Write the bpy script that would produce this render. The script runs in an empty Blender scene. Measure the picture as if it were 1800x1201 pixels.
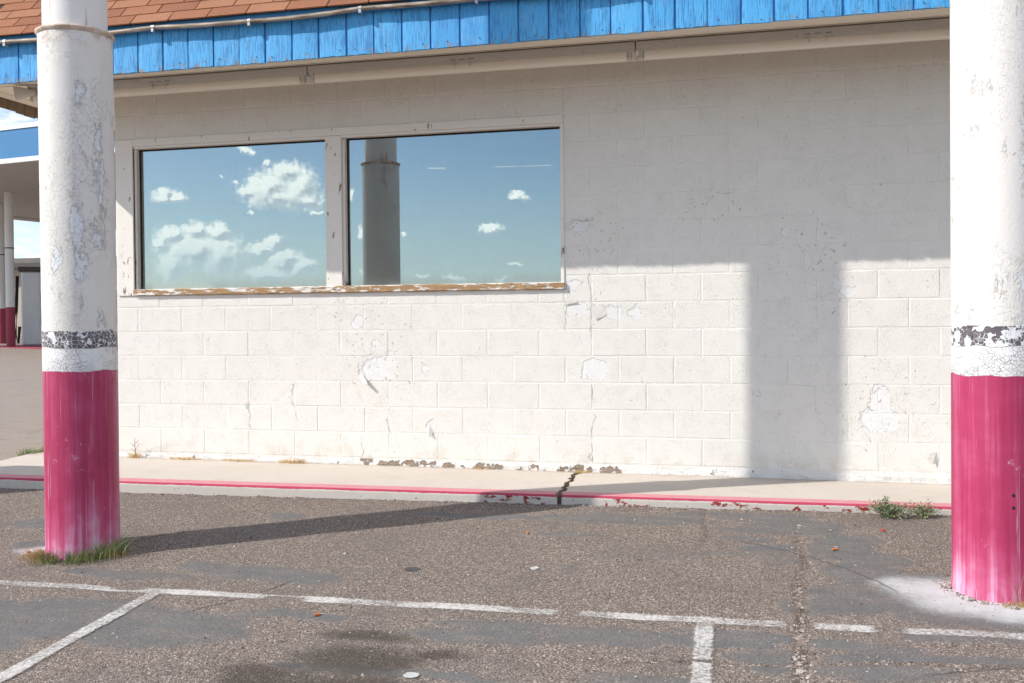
import bpy, bmesh, math, random
from math import sin, cos, pi, radians, atan2, hypot
from mathutils import Vector, Matrix
random.seed(7)
S = bpy.context.scene
COL = S.collection

# ------------------------------------------------------------------ camera
cam_d = bpy.data.cameras.new('camera')
cam = bpy.data.objects.new('camera', cam_d)
COL.objects.link(cam)
FPX = 1698.472
cam_d.sensor_width = 36.0
cam_d.lens = FPX / 1800 * 36.0
cam_d.shift_x = 14.727 / 1800
cam_d.shift_y = -21.435 / 1800
cam_d.clip_start = 0.05
cam_d.clip_end = 3000
def _cam():
    rx, ry, rz = -0.01404, 0.00945, 0.23428
    R = Matrix.Rotation(rz, 3, 'Z') @ Matrix.Rotation(rx, 3, 'X') @ Matrix.Rotation(ry, 3, 'Y')
    r, f, u = R.col[0], R.col[1], R.col[2]
    m = Matrix(((r.x, u.x, -f.x, 4.905), (r.y, u.y, -f.y, -7.240), (r.z, u.z, -f.z, 1.123), (0, 0, 0, 1)))
    cam.matrix_world = m
_cam()
S.camera = cam

# ------------------------------------------------------------------ light
SUN_A, SUN_B = 1.708, 1.483            # metres along x / down, per metre along +y
sun_vec = Vector((SUN_A, 1.0, -SUN_B)).normalized()
sun_d = bpy.data.lights.new('sun', 'SUN')
sun_d.energy = 4.2
sun_d.angle = radians(0.53)
sun_d.color = (1.0, 0.955, 0.89)
sun = bpy.data.objects.new('sun', sun_d)
COL.objects.link(sun)
sun.rotation_euler = sun_vec.to_track_quat('-Z', 'Y').to_euler()
sun.location = (-20, -14, 20)
SUN_EL = math.asin(-sun_vec.z)
SUN_ROT = atan2(-SUN_A, -1.0) % (2 * pi)
S.view_settings.view_transform = 'Standard'
S.view_settings.look = 'None'
S.view_settings.gamma = 1.0
S.view_settings.use_curve_mapping = False
S.view_settings.exposure = 0.22
S.cycles.use_adaptive_sampling = True; S.cycles.adaptive_threshold = 0.02
S.cycles.max_bounces = 6; S.cycles.diffuse_bounces = 4; S.cycles.glossy_bounces = 3; S.cycles.transmission_bounces = 3; S.cycles.transparent_max_bounces = 8
S.cycles.caustics_reflective = False; S.cycles.caustics_refractive = False

# ------------------------------------------------------------------ node helper
class G:
    def __init__(s, nt):
        s.t = nt
    def n(s, kind, **kw):
        nd = s.t.nodes.new(kind)
        for k, v in kw.items():
            setattr(nd, k, v)
        return nd
    def put(s, sock, v):
        if v is None:
            return
        if isinstance(v, bpy.types.NodeSocket):
            s.t.links.new(v, sock)
        else:
            if sock.type == 'RGBA' and len(v) == 3:
                v = (*v, 1)
            sock.default_value = v
    def m(s, op, a, b=None, c=None, clamp=False):
        nd = s.n('ShaderNodeMath', operation=op, use_clamp=clamp)
        for i, v in enumerate((a, b, c)):
            s.put(nd.inputs[i], v)
        return nd.outputs[0]
    def add(s, a, b): return s.m('ADD', a, b)
    def sub(s, a, b): return s.m('SUBTRACT', a, b)
    def mul(s, a, b): return s.m('MULTIPLY', a, b)
    def mx(s, a, b): return s.m('MAXIMUM', a, b)
    def mn(s, a, b): return s.m('MINIMUM', a, b)
    def inv(s, a): return s.m('SUBTRACT', 1.0, a)
    def v(s, op, a, b=None, scale=None):
        nd = s.n('ShaderNodeVectorMath', operation=op)
        s.put(nd.inputs[0], a)
        if b is not None: s.put(nd.inputs[1], b)
        if scale is not None: s.put(nd.inputs[3], scale)
        return nd.outputs[1] if op in ('LENGTH', 'DOT_PRODUCT', 'DISTANCE') else nd.outputs[0]
    def xyz(s, v):
        nd = s.n('ShaderNodeSeparateXYZ'); s.put(nd.inputs[0], v)
        return nd.outputs[0], nd.outputs[1], nd.outputs[2]
    def comb(s, x, y, z):
        nd = s.n('ShaderNodeCombineXYZ')
        for i, q in enumerate((x, y, z)): s.put(nd.inputs[i], q)
        return nd.outputs[0]
    def noise(s, vec, scale, detail=4, rough=.55, dist=0.0, color=False):
        nd = s.n('ShaderNodeTexNoise')
        s.put(nd.inputs['Vector'], vec); s.put(nd.inputs['Scale'], scale)
        nd.inputs['Detail'].default_value = detail; nd.inputs['Roughness'].default_value = rough
        nd.inputs['Distortion'].default_value = dist
        return nd.outputs[1] if color else nd.outputs[0]
    def voro(s, vec, scale, feature='F1', out='Distance', rand=1.0):
        nd = s.n('ShaderNodeTexVoronoi', feature=feature)
        s.put(nd.inputs['Vector'], vec); s.put(nd.inputs['Scale'], scale)
        nd.inputs['Randomness'].default_value = rand
        return nd.outputs[out]
    def mr(s, v, a, b, c=0.0, d=1.0, smooth=True):
        nd = s.n('ShaderNodeMapRange', interpolation_type='SMOOTHSTEP' if smooth else 'LINEAR')
        s.put(nd.inputs[0], v); s.put(nd.inputs[1], a); s.put(nd.inputs[2], b); s.put(nd.inputs[3], c); s.put(nd.inputs[4], d)
        return nd.outputs[0]
    def ramp(s, f, stops, interp='LINEAR'):
        nd = s.n('ShaderNodeValToRGB'); s.put(nd.inputs[0], f)
        cr = nd.color_ramp; cr.interpolation = interp
        while len(cr.elements) < len(stops): cr.elements.new(.5)
        for e, (p, c) in zip(cr.elements, stops):
            e.position = p; e.color = (*c, 1)
        return nd.outputs[0]
    def mix(s, f, a, b, blend='MIX'):
        nd = s.n('ShaderNodeMix', data_type='RGBA', blend_type=blend)
        s.put(nd.inputs[0], f); s.put(nd.inputs[6], a); s.put(nd.inputs[7], b)
        return nd.outputs[2]
    def bump(s, h, strength=1.0, dist=.01, normal=None):
        nd = s.n('ShaderNodeBump')
        nd.inputs['Strength'].default_value = strength; nd.inputs['Distance'].default_value = dist
        s.put(nd.inputs['Height'], h)
        if normal is not None: s.put(nd.inputs['Normal'], normal)
        return nd.outputs[0]
    def ell(s, vec, items, soft=None):
        """smallest normalised distance to a set of (cx,cy,rx,ry) ellipses; vec is (x,y,0)"""
        best = None
        for cx, cy, rx, ry in items:
            d = s.v('LENGTH', s.v('MULTIPLY', s.v('SUBTRACT', vec, (cx, cy, 0)), (1 / rx, 1 / ry, 0)))
            best = d if best is None else s.mn(best, d) if soft is None else s.m('SMOOTH_MIN', best, d, soft)
        return best

def mat(name, fn=None, rough=.7, color=None, metallic=0.0, spec=.4):
    m = bpy.data.materials.new(name); m.use_nodes = True
    nt = m.node_tree; b = nt.nodes['Principled BSDF']
    b.inputs['Roughness'].default_value = rough
    b.inputs['Metallic'].default_value = metallic
    b.inputs['Specular IOR Level'].default_value = spec
    if color: b.inputs['Base Color'].default_value = (*color, 1)
    if fn:
        g = G(nt)
        r = fn(g, b)
        if r:
            for k, v in r.items():
                g.put(b.inputs[k], v)
    return m
def wpos(g): return g.n('ShaderNodeNewGeometry').outputs['Position']
def opos(g): return g.n('ShaderNodeTexCoord').outputs['Object']
def orand(g): return g.n('ShaderNodeObjectInfo').outputs['Random']

# ------------------------------------------------------------------ world
world = bpy.data.worlds.new('World'); S.world = world; world.use_nodes = True
SKY = 0.148
def build_world():
    nt = world.node_tree; g = G(nt); bg = nt.nodes['Background']
    sky = g.n('ShaderNodeTexSky', sky_type='NISHITA')
    sky.sun_disc = False
    sky.sun_elevation = SUN_EL; sky.sun_rotation = SUN_ROT
    sky.altitude = 1200; sky.air_density = 1.0; sky.dust_density = 0.9; sky.ozone_density = 1.6
    d = g.n('ShaderNodeTexCoord').outputs['Generated']
    x, y, z = g.xyz(d)
    deg = 180 / pi
    u = g.mul(g.m('ARCTAN2', x, g.mul(y, -1.0)), deg)      # degrees of azimuth from -y
    vv = g.mul(g.m('ARCSINE', z), deg)
    uv = g.comb(u, vv, 0.0)
    # cumulus lobes (azimuth, elevation, half width, half height), in degrees of sky
    BL = [(-27.06,7.45,1.59,1.22),(-25.93,8.28,1.12,0.80),(-25.14,7.49,1.36,1.36),(-26.43,6.98,2.24,0.84),(-24.66,6.85,0.97,0.72),(-28.33,7.26,0.57,0.45),(-27.04,8.89,0.22,0.32),(-32.55,6.74,1.02,0.31),(-32.78,7.04,0.54,0.31),(-32.03,6.82,0.67,0.28),(-32.36,4.79,0.90,0.51),(-30.99,5.07,0.86,0.51),(-29.92,4.99,0.74,0.58),(-31.16,3.86,2.14,1.28),(-32.39,2.89,0.90,0.95),(-29.63,3.55,1.55,1.45),(-32.97,4.31,0.42,0.38),(-26.78,4.38,0.70,0.49),(-27.42,3.89,0.95,0.46),(-26.15,3.41,1.12,0.65),(-25.19,2.92,1.13,0.59),(-27.12,2.59,1.59,0.59),(-28.30,9.58,0.50,0.25),(-27.99,9.37,0.25,0.25),(-29.57,8.03,0.16,0.13),(-28.92,7.79,0.25,0.13),(-28.03,6.08,0.22,0.13),(-24.31,6.10,0.45,0.16),(-12.42,7.00,0.67,0.36),(-12.58,7.30,0.30,0.26),(-14.15,5.09,0.74,0.27),(-13.95,5.29,0.37,0.23),(-12.72,3.10,0.61,0.13),(-22.31,7.11,0.23,0.39),(-21.74,5.01,0.30,0.40),(-19.39,4.88,0.20,0.17),(-18.28,2.44,0.47,0.20),(-13.57,2.33,0.47,0.17),(-16.27,2.25,0.84,0.17),(-21.60,2.58,0.33,0.17)]
    def field(p):
        w1 = g.v('SCALE', g.v('SUBTRACT', g.noise(p, 1.1, 2, .5, color=True), (.5, .5, .5)), scale=.9)
        w2 = g.v('SCALE', g.v('SUBTRACT', g.noise(p, 4.5, 4, .62, color=True), (.5, .5, .5)), scale=.42)
        e = g.inv(g.ell(g.v('ADD', g.v('ADD', p, w1), w2), BL, .55))
        b2 = g.sub(.42, g.voro(g.v('ADD', p, w2), 3.4, 'F1'))
        n2 = g.sub(g.noise(p, 3.2, 7, .62), .5)
        return g.add(g.mul(g.add(e, .16), .9), g.add(g.mul(b2, .12), g.mul(n2, .95))), e
    f0, e0 = field(uv)
    f1, e1 = field(g.v('ADD', uv, (-.22, .22, 0)))            # a step towards the sun
    dens = g.mr(f0, .04, .62)
    lit = g.mr(g.add(g.mul(g.sub(e0, e1), 1.25), g.mul(g.sub(f0, f1), .40)), -.38, .30)
    thick = g.mr(f0, .1, .9)
    lit = g.m('ADD', g.mul(lit, .85), g.mul(g.inv(thick), .20), clamp=True)
    ccol = g.mix(lit, (6.6, 7.5, 8.4), (15.0, 14.8, 14.2))
    ccol = g.mix(g.mr(vv, 1.5, 6.0, .62, 0), ccol, (7.0, 8.6, 9.4))      # far, low cloud pales into the air
    # pale air low on the horizon
    hz = g.mul(g.mr(z, -.01, .17, 1, 0), .55)
    base = g.mix(hz, sky.outputs[0], (6.1, 7.3, 8.4))
    # thin vapour trails
    tr = None
    for cu, cv, ru, sl in ((-17.3, 8.67, .6, .0), (-12.2, 8.78, 1.85, .018)):
        du = g.sub(u, cu)
        w = g.m('ABSOLUTE', g.sub(g.sub(vv, cv), g.mul(du, sl)))
        k = g.mul(g.mr(w, .015, .05, 1, 0), g.mr(g.m('ABSOLUTE', du), ru * .8, ru, 1, 0))
        tr = k if tr is None else g.mx(tr, k)
    near = g.mix(g.mul(dens, g.mr(vv, .4, 3.6, .45, 1.0)), base, ccol)
    near = g.mix(g.mul(tr, .5), near, (10, 10.5, 11))
    # the rest of the sky: scattered fair-weather cloud
    sc = g.v('MULTIPLY', d, (1.0, 1.0, 2.6))
    gn = g.noise(sc, 5.0, 6, .58)
    gn2 = g.noise(g.v('ADD', sc, (-.05, -.03, .05)), 5.0, 3, .58)
    dist = g.v('LENGTH', g.v('MULTIPLY', g.v('SUBTRACT', uv, (-22, 5, 0)), (1 / 24, 1 / 14, 0)))
    gd = g.mul(g.mul(g.mr(gn, .46, .62), g.mr(dist, .9, 1.25)), g.mr(z, .0, .05))
    gcol = g.mix(g.mr(g.sub(gn, gn2), -.06, .07), (5.2, 5.8, 6.6), (10.5, 10.5, 10.3))
    rest = g.mix(gd, base, gcol)
    bg2 = g.n('ShaderNodeBackground')
    g.put(bg.inputs['Color'], rest); g.put(bg2.inputs['Color'], near)
    for q in (bg, bg2): q.inputs['Strength'].default_value = SKY
    ms = g.n('ShaderNodeMixShader')
    g.put(ms.inputs[0], g.m('LESS_THAN', dist, .9))
    nt.links.new(bg.outputs[0], ms.inputs[1]); nt.links.new(bg2.outputs[0], ms.inputs[2])
    nt.links.new(ms.outputs[0], nt.nodes['World Output'].inputs[0])
build_world()

# ------------------------------------------------------------------ object helpers
WL = {}
def put(o, parent=None, loc=(0, 0, 0)):
    COL.objects.link(o)
    o.location = loc
    if parent is not None:
        o.parent = parent
        o.matrix_parent_inverse = Matrix.Translation(-WL[parent.name])
    WL[o.name] = Vector(loc)
    return o
def empty(name, loc):
    return put(bpy.data.objects.new(name, None), None, loc)
def tag(o, label, cat, group=None):
    o['label'] = label; o['category'] = cat
    if group: o['group'] = group
    return o
def meshdata(name, verts, faces, m, smooth=False):
    me = bpy.data.meshes.new(name)
    me.from_pydata([tuple(v) for v in verts], [], faces)
    if m: me.materials.append(m)
    if smooth: me.polygons.foreach_set('use_smooth', [True] * len(me.polygons))
    me.update()
    return me
def obj(name, verts, faces, m, parent=None, origin=None, smooth=False):
    o_ = Vector(origin) if origin is not None else (WL[parent.name] if parent is not None else Vector((0, 0, 0)))
    me = meshdata(name, [Vector(v) - o_ for v in verts], faces, m, smooth)
    return put(bpy.data.objects.new(name, me), parent, o_)
class MB:
    def __init__(s): s.v = []; s.f = []
    def raw(s, vs, fs):
        k = len(s.v); s.v += [Vector(q) for q in vs]; s.f += [tuple(i + k for i in f) for f in fs]; return s
    def box(s, x0, x1, y0, y1, z0, z1):
        return s.raw([(x0,y0,z0),(x1,y0,z0),(x1,y1,z0),(x0,y1,z0),(x0,y0,z1),(x1,y0,z1),(x1,y1,z1),(x0,y1,z1)],
                     [(0,3,2,1),(4,5,6,7),(0,1,5,4),(1,2,6,5),(2,3,7,6),(3,0,4,7)])
    def tube(s, pts, r, n=8, caps=True):
        pts = [Vector(p) for p in pts]; k = len(s.v); N = len(pts)
        rr = r if isinstance(r, (list, tuple)) else [r] * N
        up = Vector((0, 0, 1))
        for i, p in enumerate(pts):
            t = (pts[min(i + 1, N - 1)] - pts[max(i - 1, 0)]).normalized()
            a = t.cross(up)
            if a.length < 1e-3: a = t.cross(Vector((1, 0, 0)))
            a.normalize(); b = a.cross(t)
            for j in range(n):
                an = 2 * pi * j / n
                s.v.append(p + (a * cos(an) + b * sin(an)) * rr[i])
        for i in range(N - 1):
            for j in range(n):
                j2 = (j + 1) % n
                s.f.append((k + i * n + j, k + i * n + j2, k + (i + 1) * n + j2, k + (i + 1) * n + j))
        if caps:
            s.f.append(tuple(k + j for j in range(n))[::-1]); s.f.append(tuple(k + (N - 1) * n + j for j in range(n)))
        return s
    def lathe(s, prof, cx, cy, n=64, capt=True):
        k = len(s.v)
        for r, z in prof:
            for j in range(n):
                an = 2 * pi * j / n; s.v.append(Vector((cx + r * cos(an), cy + r * sin(an), z)))
        for i in range(len(prof) - 1):
            for j in range(n):
                j2 = (j + 1) % n
                s.f.append((k + i * n + j, k + i * n + j2, k + (i + 1) * n + j2, k + (i + 1) * n + j))
        if capt: s.f.append(tuple(k + (len(prof) - 1) * n + j for j in range(n)))
        return s
    def prism(s, poly, axis, a, b):
        """extrude a 2-d outline along an axis ('x': outline in y,z; 'z': outline in x,y)"""
        k = len(s.v); n = len(poly)
        for t in (a, b):
            for p, q in poly:
                s.v.append(Vector((t, p, q)) if axis == 'x' else Vector((p, q, t)) if axis == 'z' else Vector((p, t, q)))
        for i in range(n):
            j = (i + 1) % n; s.f.append((k + i, k + j, k + n + j, k + n + i))
        s.f.append(tuple(k + i for i in range(n))[::-1]); s.f.append(tuple(k + n + i for i in range(n)))
        return s
    def build(s, name, m, parent=None, origin=None, smooth=False, bevel=0, autosmooth=None):
        bm = bmesh.new()
        vs = [bm.verts.new(v) for v in s.v]
        for f in s.f:
            try: bm.faces.new([vs[i] for i in f])
            except ValueError: pass
        bmesh.ops.recalc_face_normals(bm, faces=bm.faces)
        if bevel:
            bmesh.ops.bevel(bm, geom=[e for e in bm.edges if len(e.link_faces) == 2 and e.calc_face_angle(0) > .5], offset=bevel, segments=1, affect='EDGES')
        o_ = Vector(origin) if origin is not None else (WL[parent.name] if parent is not None else Vector((0, 0, 0)))
        bmesh.ops.translate(bm, verts=bm.verts, vec=-o_)
        me = bpy.data.meshes.new(name); bm.to_mesh(me); bm.free()
        me.materials.append(m)
        if smooth:
            me.polygons.foreach_set('use_smooth', [True] * len(me.polygons))
        if autosmooth:
            me.polygons.foreach_set('use_smooth', [True] * len(me.polygons))
            me.set_sharp_from_angle(angle=radians(autosmooth))
        return put(bpy.data.objects.new(name, me), parent, o_)
def kind(o, k='structure'):
    o['kind'] = k; return o

# ------------------------------------------------------------------ levels
def A(x, y=-1.0):              # asphalt level: falls away from the kerb, rises gently to the far left lot
    z = -.151 + .0095 * (min(max(x, .5), 7.5) - .5) + .046 * (min(-1.0, max(y, -5.0)) + 1.0)
    return z + .019 * max(0.0, -1.3 - max(x, -45.0))
def SWw(x): return -.046 - .005 * max(0, min(x, 8))       # walk level at the wall
def SWn(x): return -.068 + .0035 * max(-1, min(x, 8))     # walk level at the kerb
NOSE = -1.0

# ------------------------------------------------------------------ materials
PATCH = [(3.775,1.796,.075,.045),(3.75,1.165,.085,.05),(3.88,.715,.10,.085),(2.16,.71,.15,.10),(1.985,1.08,.06,.075),(4.19,1.135,.055,.05),
         (2.55,.70,.035,.045),(2.13,.90,.04,.05),(5.905,.36,.14,.085),(5.905,.49,.075,.12),(5.055,.533,.03,.025),(5.61,1.33,.03,.04),
         (5.335,.79,.05,.016),(5.69,1.27,.05,.05),(5.42,1.50,.025,.06),(5.26,1.70,.03,.035),(4.02,1.15,.07,.05),(3.72,1.35,.05,.05),(2.25,.78,.06,.06)]
def f_wall(g, b):
    p = wpos(g); x, y, z = g.xyz(p)
    xz = g.comb(x, z, 0.0)
    wob = g.v('SCALE', g.v('SUBTRACT', g.noise(p, 13, 4, .66, color=True), (.5, .5, .5)), scale=.15)
    wx, wy, wz = g.xyz(wob)
    d = g.ell(g.v('ADD', xz, g.comb(wx, wz, 0.0)), PATCH)
    pm = g.mr(d, .93, 1.03, 1, 0)                          # peeled-to-undercoat areas
    # small scattered chips, thicker in a few cracked zones
    zone = g.mr(g.ell(xz, [(3.9,1.7,.3,.25),(4.75,1.9,.35,.18),(5.45,1.55,.3,.35),(3.8,1.3,.25,.4),(2.2,.8,.5,.5),(5.6,1.25,.3,.2),(5.95,.5,.5,.4),(1.9,1.2,.5,.15)]), .5, 1.1, 1, 0)
    chipn = g.noise(p, 34, 5, .6, .6)
    chip = g.mr(g.add(chipn, g.mul(zone, .06)), .70, .715)
    fine = g.noise(p, 230, 4, .6)
    pit = g.voro(p, 130, 'F1')
    pitm = g.mul(g.mr(pit, .10, .34, 1, 0), g.mr(g.noise(p, 9, 2), .40, .62))
    pores = g.mul(g.mr(g.noise(p, 75, 3, .6), .63, .69), g.mr(z, 2.50, 2.9))     # open pores of the last, thinly painted courses
    big = g.noise(p, 1.3, 5, .6)
    col = g.mix(big, (.775, .745, .690), (.832, .808, .757))
    dr = g.mul(g.noise(g.v('MULTIPLY', p, (5.5, 5.5, .5)), 1.0, 5, .65), g.noise(p, 3.1, 3))
    col = g.mix(g.mr(dr, .24, .42, 0, .10), col, (.62, .57, .50))
    thin = g.mr(z, 2.45, 3.0, 0, .15)
    col = g.mix(thin, col, (.62, .53, .42))               # thin dirty paint under the eave, with warm bounced light put into the colour
    rnd = orand(g)
    col = g.mix(g.mul(rnd, .10), col, (.66, .63, .58))
    col = g.mix(g.mul(pm, .7), col, (.825, .82, .815))
    col = g.mix(g.mul(chip, .75), col, (.46, .42, .38))
    col = g.mix(g.mul(pores, .75), col, (.20, .17, .14))
    splash = g.mul(g.mr(z, .0, .16, 1, 0), g.mr(g.noise(p, 7, 5, .65), .42, .7))
    col = g.mix(g.mul(splash, .6), col, (.62, .54, .44))
    rim = g.mul(g.mr(d, .93, .985), g.mr(d, .985, 1.03, 1, 0))
    col = g.mix(g.mul(rim, .22), col, (.45, .42, .40))
    lump = g.noise(p, 120, 3, .6)
    h = g.add(g.mul(fine, .25), g.mul(lump, 1.0))
    h = g.sub(h, g.mul(pitm, .8))
    h = g.sub(h, g.mul(pm, 1.1)); h = g.sub(h, g.mul(chip, .9))
    return {'Base Color': col, 'Roughness': .78, 'Normal': g.bump(h, .9, .0042)}
M_WALL = mat('painted_block', f_wall, spec=.25)
def f_foot(g, b):
    p = wpos(g); x, y, z = g.xyz(p)
    n = g.noise(p, 11, 6, .66); n2 = g.noise(p, 60, 4, .6)
    ex = g.mr(g.ell(g.comb(x, z, 0.0), [(3.05,-.06,.16,.06),(3.4,-.06,.14,.06),(3.74,-.06,.2,.06),(4.02,-.06,.15,.05),(2.45,-.05,.45,.045),(2.05,-.02,.08,.08)]), .5, 1.2, .20, 0)
    bare = g.mr(g.add(n, ex), .66, .70)
    col = g.mix(g.noise(p, 5, 4), (.76, .745, .715), (.68, .655, .615))
    brown = g.mix(n2, (.16, .11, .075), (.42, .34, .27))
    col = g.mix(bare, col, brown)
    h = g.sub(g.add(g.mul(n, .9), g.mul(n2, .6)), g.mul(bare, 1.0))
    return {'Base Color': col, 'Roughness': .88, 'Normal': g.bump(h, .9, .012)}
M_FOOT = mat('footing_paint', f_foot, spec=.2)
M_CRACK = mat('crack_dark', lambda g, b: {'Base Color': g.mix(g.noise(wpos(g), 60, 3), (.20, .175, .155), (.50, .46, .42))}, rough=.95, spec=.1)
M_FLAKE = mat('paint_flake', lambda g, b: {'Base Color': g.mix(g.noise(wpos(g), 30, 3), (.70, .66, .61), (.78, .76, .73))}, rough=.8, spec=.2)

def f_blue(g, b):
    p = wpos(g); rnd = orand(g)
    off = g.comb(g.mul(rnd, 31.0), g.mul(rnd, 17.0), g.mul(rnd, 23.0))
    q = g.v('ADD', p, off)
    grain = g.noise(g.v('MULTIPLY', q, (150, 150, 9)), 1.0, 4, .62)
    grain2 = g.noise(g.v('MULTIPLY', q, (300, 300, 26)), 1.0, 3, .6)
    worn = g.noise(q, 5.5, 4, .6)
    streak = g.mr(g.add(grain, g.mul(worn, .45)), .735, .80)
    col = g.mix(g.noise(q, 4, 4), (.055, .345, .72), (.105, .45, .82))
    col = g.mix(g.mul(streak, .72), col, (.03, .17, .43))
    z = g.xyz(p)[2]
    col = g.mix(g.mr(rnd, .55, 1.0, 0, .45), col, (.05, .27, .62))
    low = g.mul(g.mr(z, 2.915, 2.985, 1, 0), g.mr(g.noise(q, 24, 4, .6), .54, .60))
    col = g.mix(low, col, (.30, .21, .155))
    chalk = g.mr(g.noise(q, 11, 5, .65), .50, .7, 0, .3)
    col = g.mix(chalk, col, (.21, .54, .84))
    h = g.add(g.mul(grain, 1.0), g.mul(grain2, .35)); h = g.sub(h, g.mul(low, .6))
    return {'Base Color': col, 'Roughness': .62, 'Normal': g.bump(h, .8, .004)}
M_BLUE = mat('blue_board', f_blue)
def f_blue2(g, b):
    p = wpos(g)
    return {'Base Color': g.mix(g.noise(g.v('MULTIPLY', p, (3, 30, 30)), 1.0, 5, .6), (.03, .20, .47), (.07, .30, .60)), 'Normal': g.bump(g.noise(p, 60, 4), .3, .003)}
M_BLUE2 = mat('blue_trim', f_blue2, rough=.55)
def f_shingle(g, b):
    p = wpos(g); rnd = orand(g)
    gran = g.noise(p, 330, 3, .7); blot = g.noise(p, 7, 4)
    c = g.ramp(rnd, [(0, (.22, .085, .05)), (.35, (.33, .13, .068)), (.7, (.40, .175, .092)), (1, (.46, .235, .135))])
    c = g.mix(g.mr(gran, .35, .7), c, (.44, .205, .118))
    c = g.mix(g.mr(gran, .55, .36, 0, .6), c, (.10, .05, .035))
    c = g.mix(g.mul(blot, .35), c, (.19, .095, .065))
    return {'Base Color': c, 'Normal': g.bump(gran, .7, .003)}
M_SHING = mat('asphalt_shingle', f_shingle, rough=.92, spec=.15)
M_DECK = mat('shingle_deck', lambda g, b: {'Base Color': g.mix(g.noise(wpos(g), 40, 4), (.03, .022, .02), (.08, .045, .035))}, rough=.95)
def f_soffit(g, b):
    p = wpos(g)
    c = g.mix(g.noise(p, 2.5, 5, .6), (.87, .79, .65), (.89, .83, .71))
    c = g.mix(g.mr(g.noise(p, 9, 5, .7), .6, .75, 0, .35), c, (.55, .46, .36))
    return {'Base Color': c, 'Normal': g.bump(g.noise(p, 40, 4), .25, .004)}
M_SOFF = mat('soffit_paint', f_soffit, rough=.75)
def f_rawwood(g, b):
    p = wpos(g)
    n = g.noise(g.v('MULTIPLY', p, (60, 60, 9)), 1.0, 5, .65)
    return {'Base Color': g.mix(n, (.11, .07, .045), (.32, .24, .165)), 'Normal': g.bump(n, .7, .008)}
M_RAW = mat('raw_board_back', f_rawwood, rough=.9, spec=.15)
def f_trimw(g, b):
    p = wpos(g); rnd = orand(g)
    gr = g.noise(g.v('MULTIPLY', p, (60, 60, 6)), 1.0, 4, .6)
    ch = g.noise(g.v('MULTIPLY', p, (26, 26, 9)), 1.0, 5, .65)
    z = g.xyz(p)[2]
    bare = g.mr(g.add(ch, g.mr(z, 1.35, 1.95, .06, 0)), .65, .665)
    c = g.mix(g.noise(p, 4, 4), (.77, .725, .66), (.82, .785, .735))
    c = g.mix(g.mul(bare, .85), c, (.17, .12, .085))
    return {'Base Color': c, 'Roughness': .7, 'Normal': g.bump(g.sub(g.mul(gr, .6), g.mul(bare, 1.0)), .6, .004)}
M_TRIM = mat('weathered_trim', f_trimw, spec=.3)
def f_sill(g, b):
    p = wpos(g); x, y, z = g.xyz(p)
    n = g.noise(g.v('MULTIPLY', p, (7, 18, 34)), 1.0, 6, .66)
    grain = g.noise(g.v('MULTIPLY', p, (6, 90, 190)), 1.0, 4, .6)
    wood = g.mix(grain, (.22, .115, .055), (.56, .37, .20))
    dark = g.mr(g.noise(g.v('MULTIPLY', p, (9, 40, 90)), 1.0, 4), .62, .68)
    wood = g.mix(g.mul(dark, .8), wood, (.06, .04, .03))
    paint = g.mr(g.add(n, g.mr(z, 1.362, 1.378, 0, .14)),   .545, .56)
    c = g.mix(paint, wood, (.76, .73, .69))
    return {'Base Color': c, 'Roughness': .82, 'Normal': g.bump(g.add(g.mul(grain, .4), g.mul(paint, .8)), .8, .004)}
M_SILL = mat('worn_sill', f_sill, spec=.2)
def f_lamp(g, b):
    p = wpos(g)
    n = g.noise(p, 6, 5, .65)
    c = g.mix(n, (.56, .52, .465), (.64, .61, .565))
    c = g.mix(g.mr(g.noise(p, 30, 4, .6), .66, .72, 0, .7), c, (.30, .22, .15))
    return {'Base Color': c}
M_LAMP = mat('enamel_fixture', f_lamp, rough=.45)
M_TUBE = mat('tube_cover', lambda g, b: {'Base Color': g.mix(g.noise(wpos(g), 8, 4), (.84, .77, .66), (.88, .83, .74))}, rough=.32, spec=.5)
M_GREEN = mat('green_cap', color=(.03, .22, .12), rough=.5)
M_DARKM = mat('dark_metal', lambda g, b: {'Base Color': g.mix(g.noise(wpos(g), 20, 4), (.05, .045, .04), (.12, .105, .09))}, rough=.6)
M_RUBBER = mat('black_gasket', color=(.018, .017, .016), rough=.7)
M_ROOM = mat('dim_room', lambda g, b: {'Base Color': g.mix(g.noise(wpos(g), 2, 3), (.05, .055, .055), (.09, .09, .085))}, rough=.9)

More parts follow.
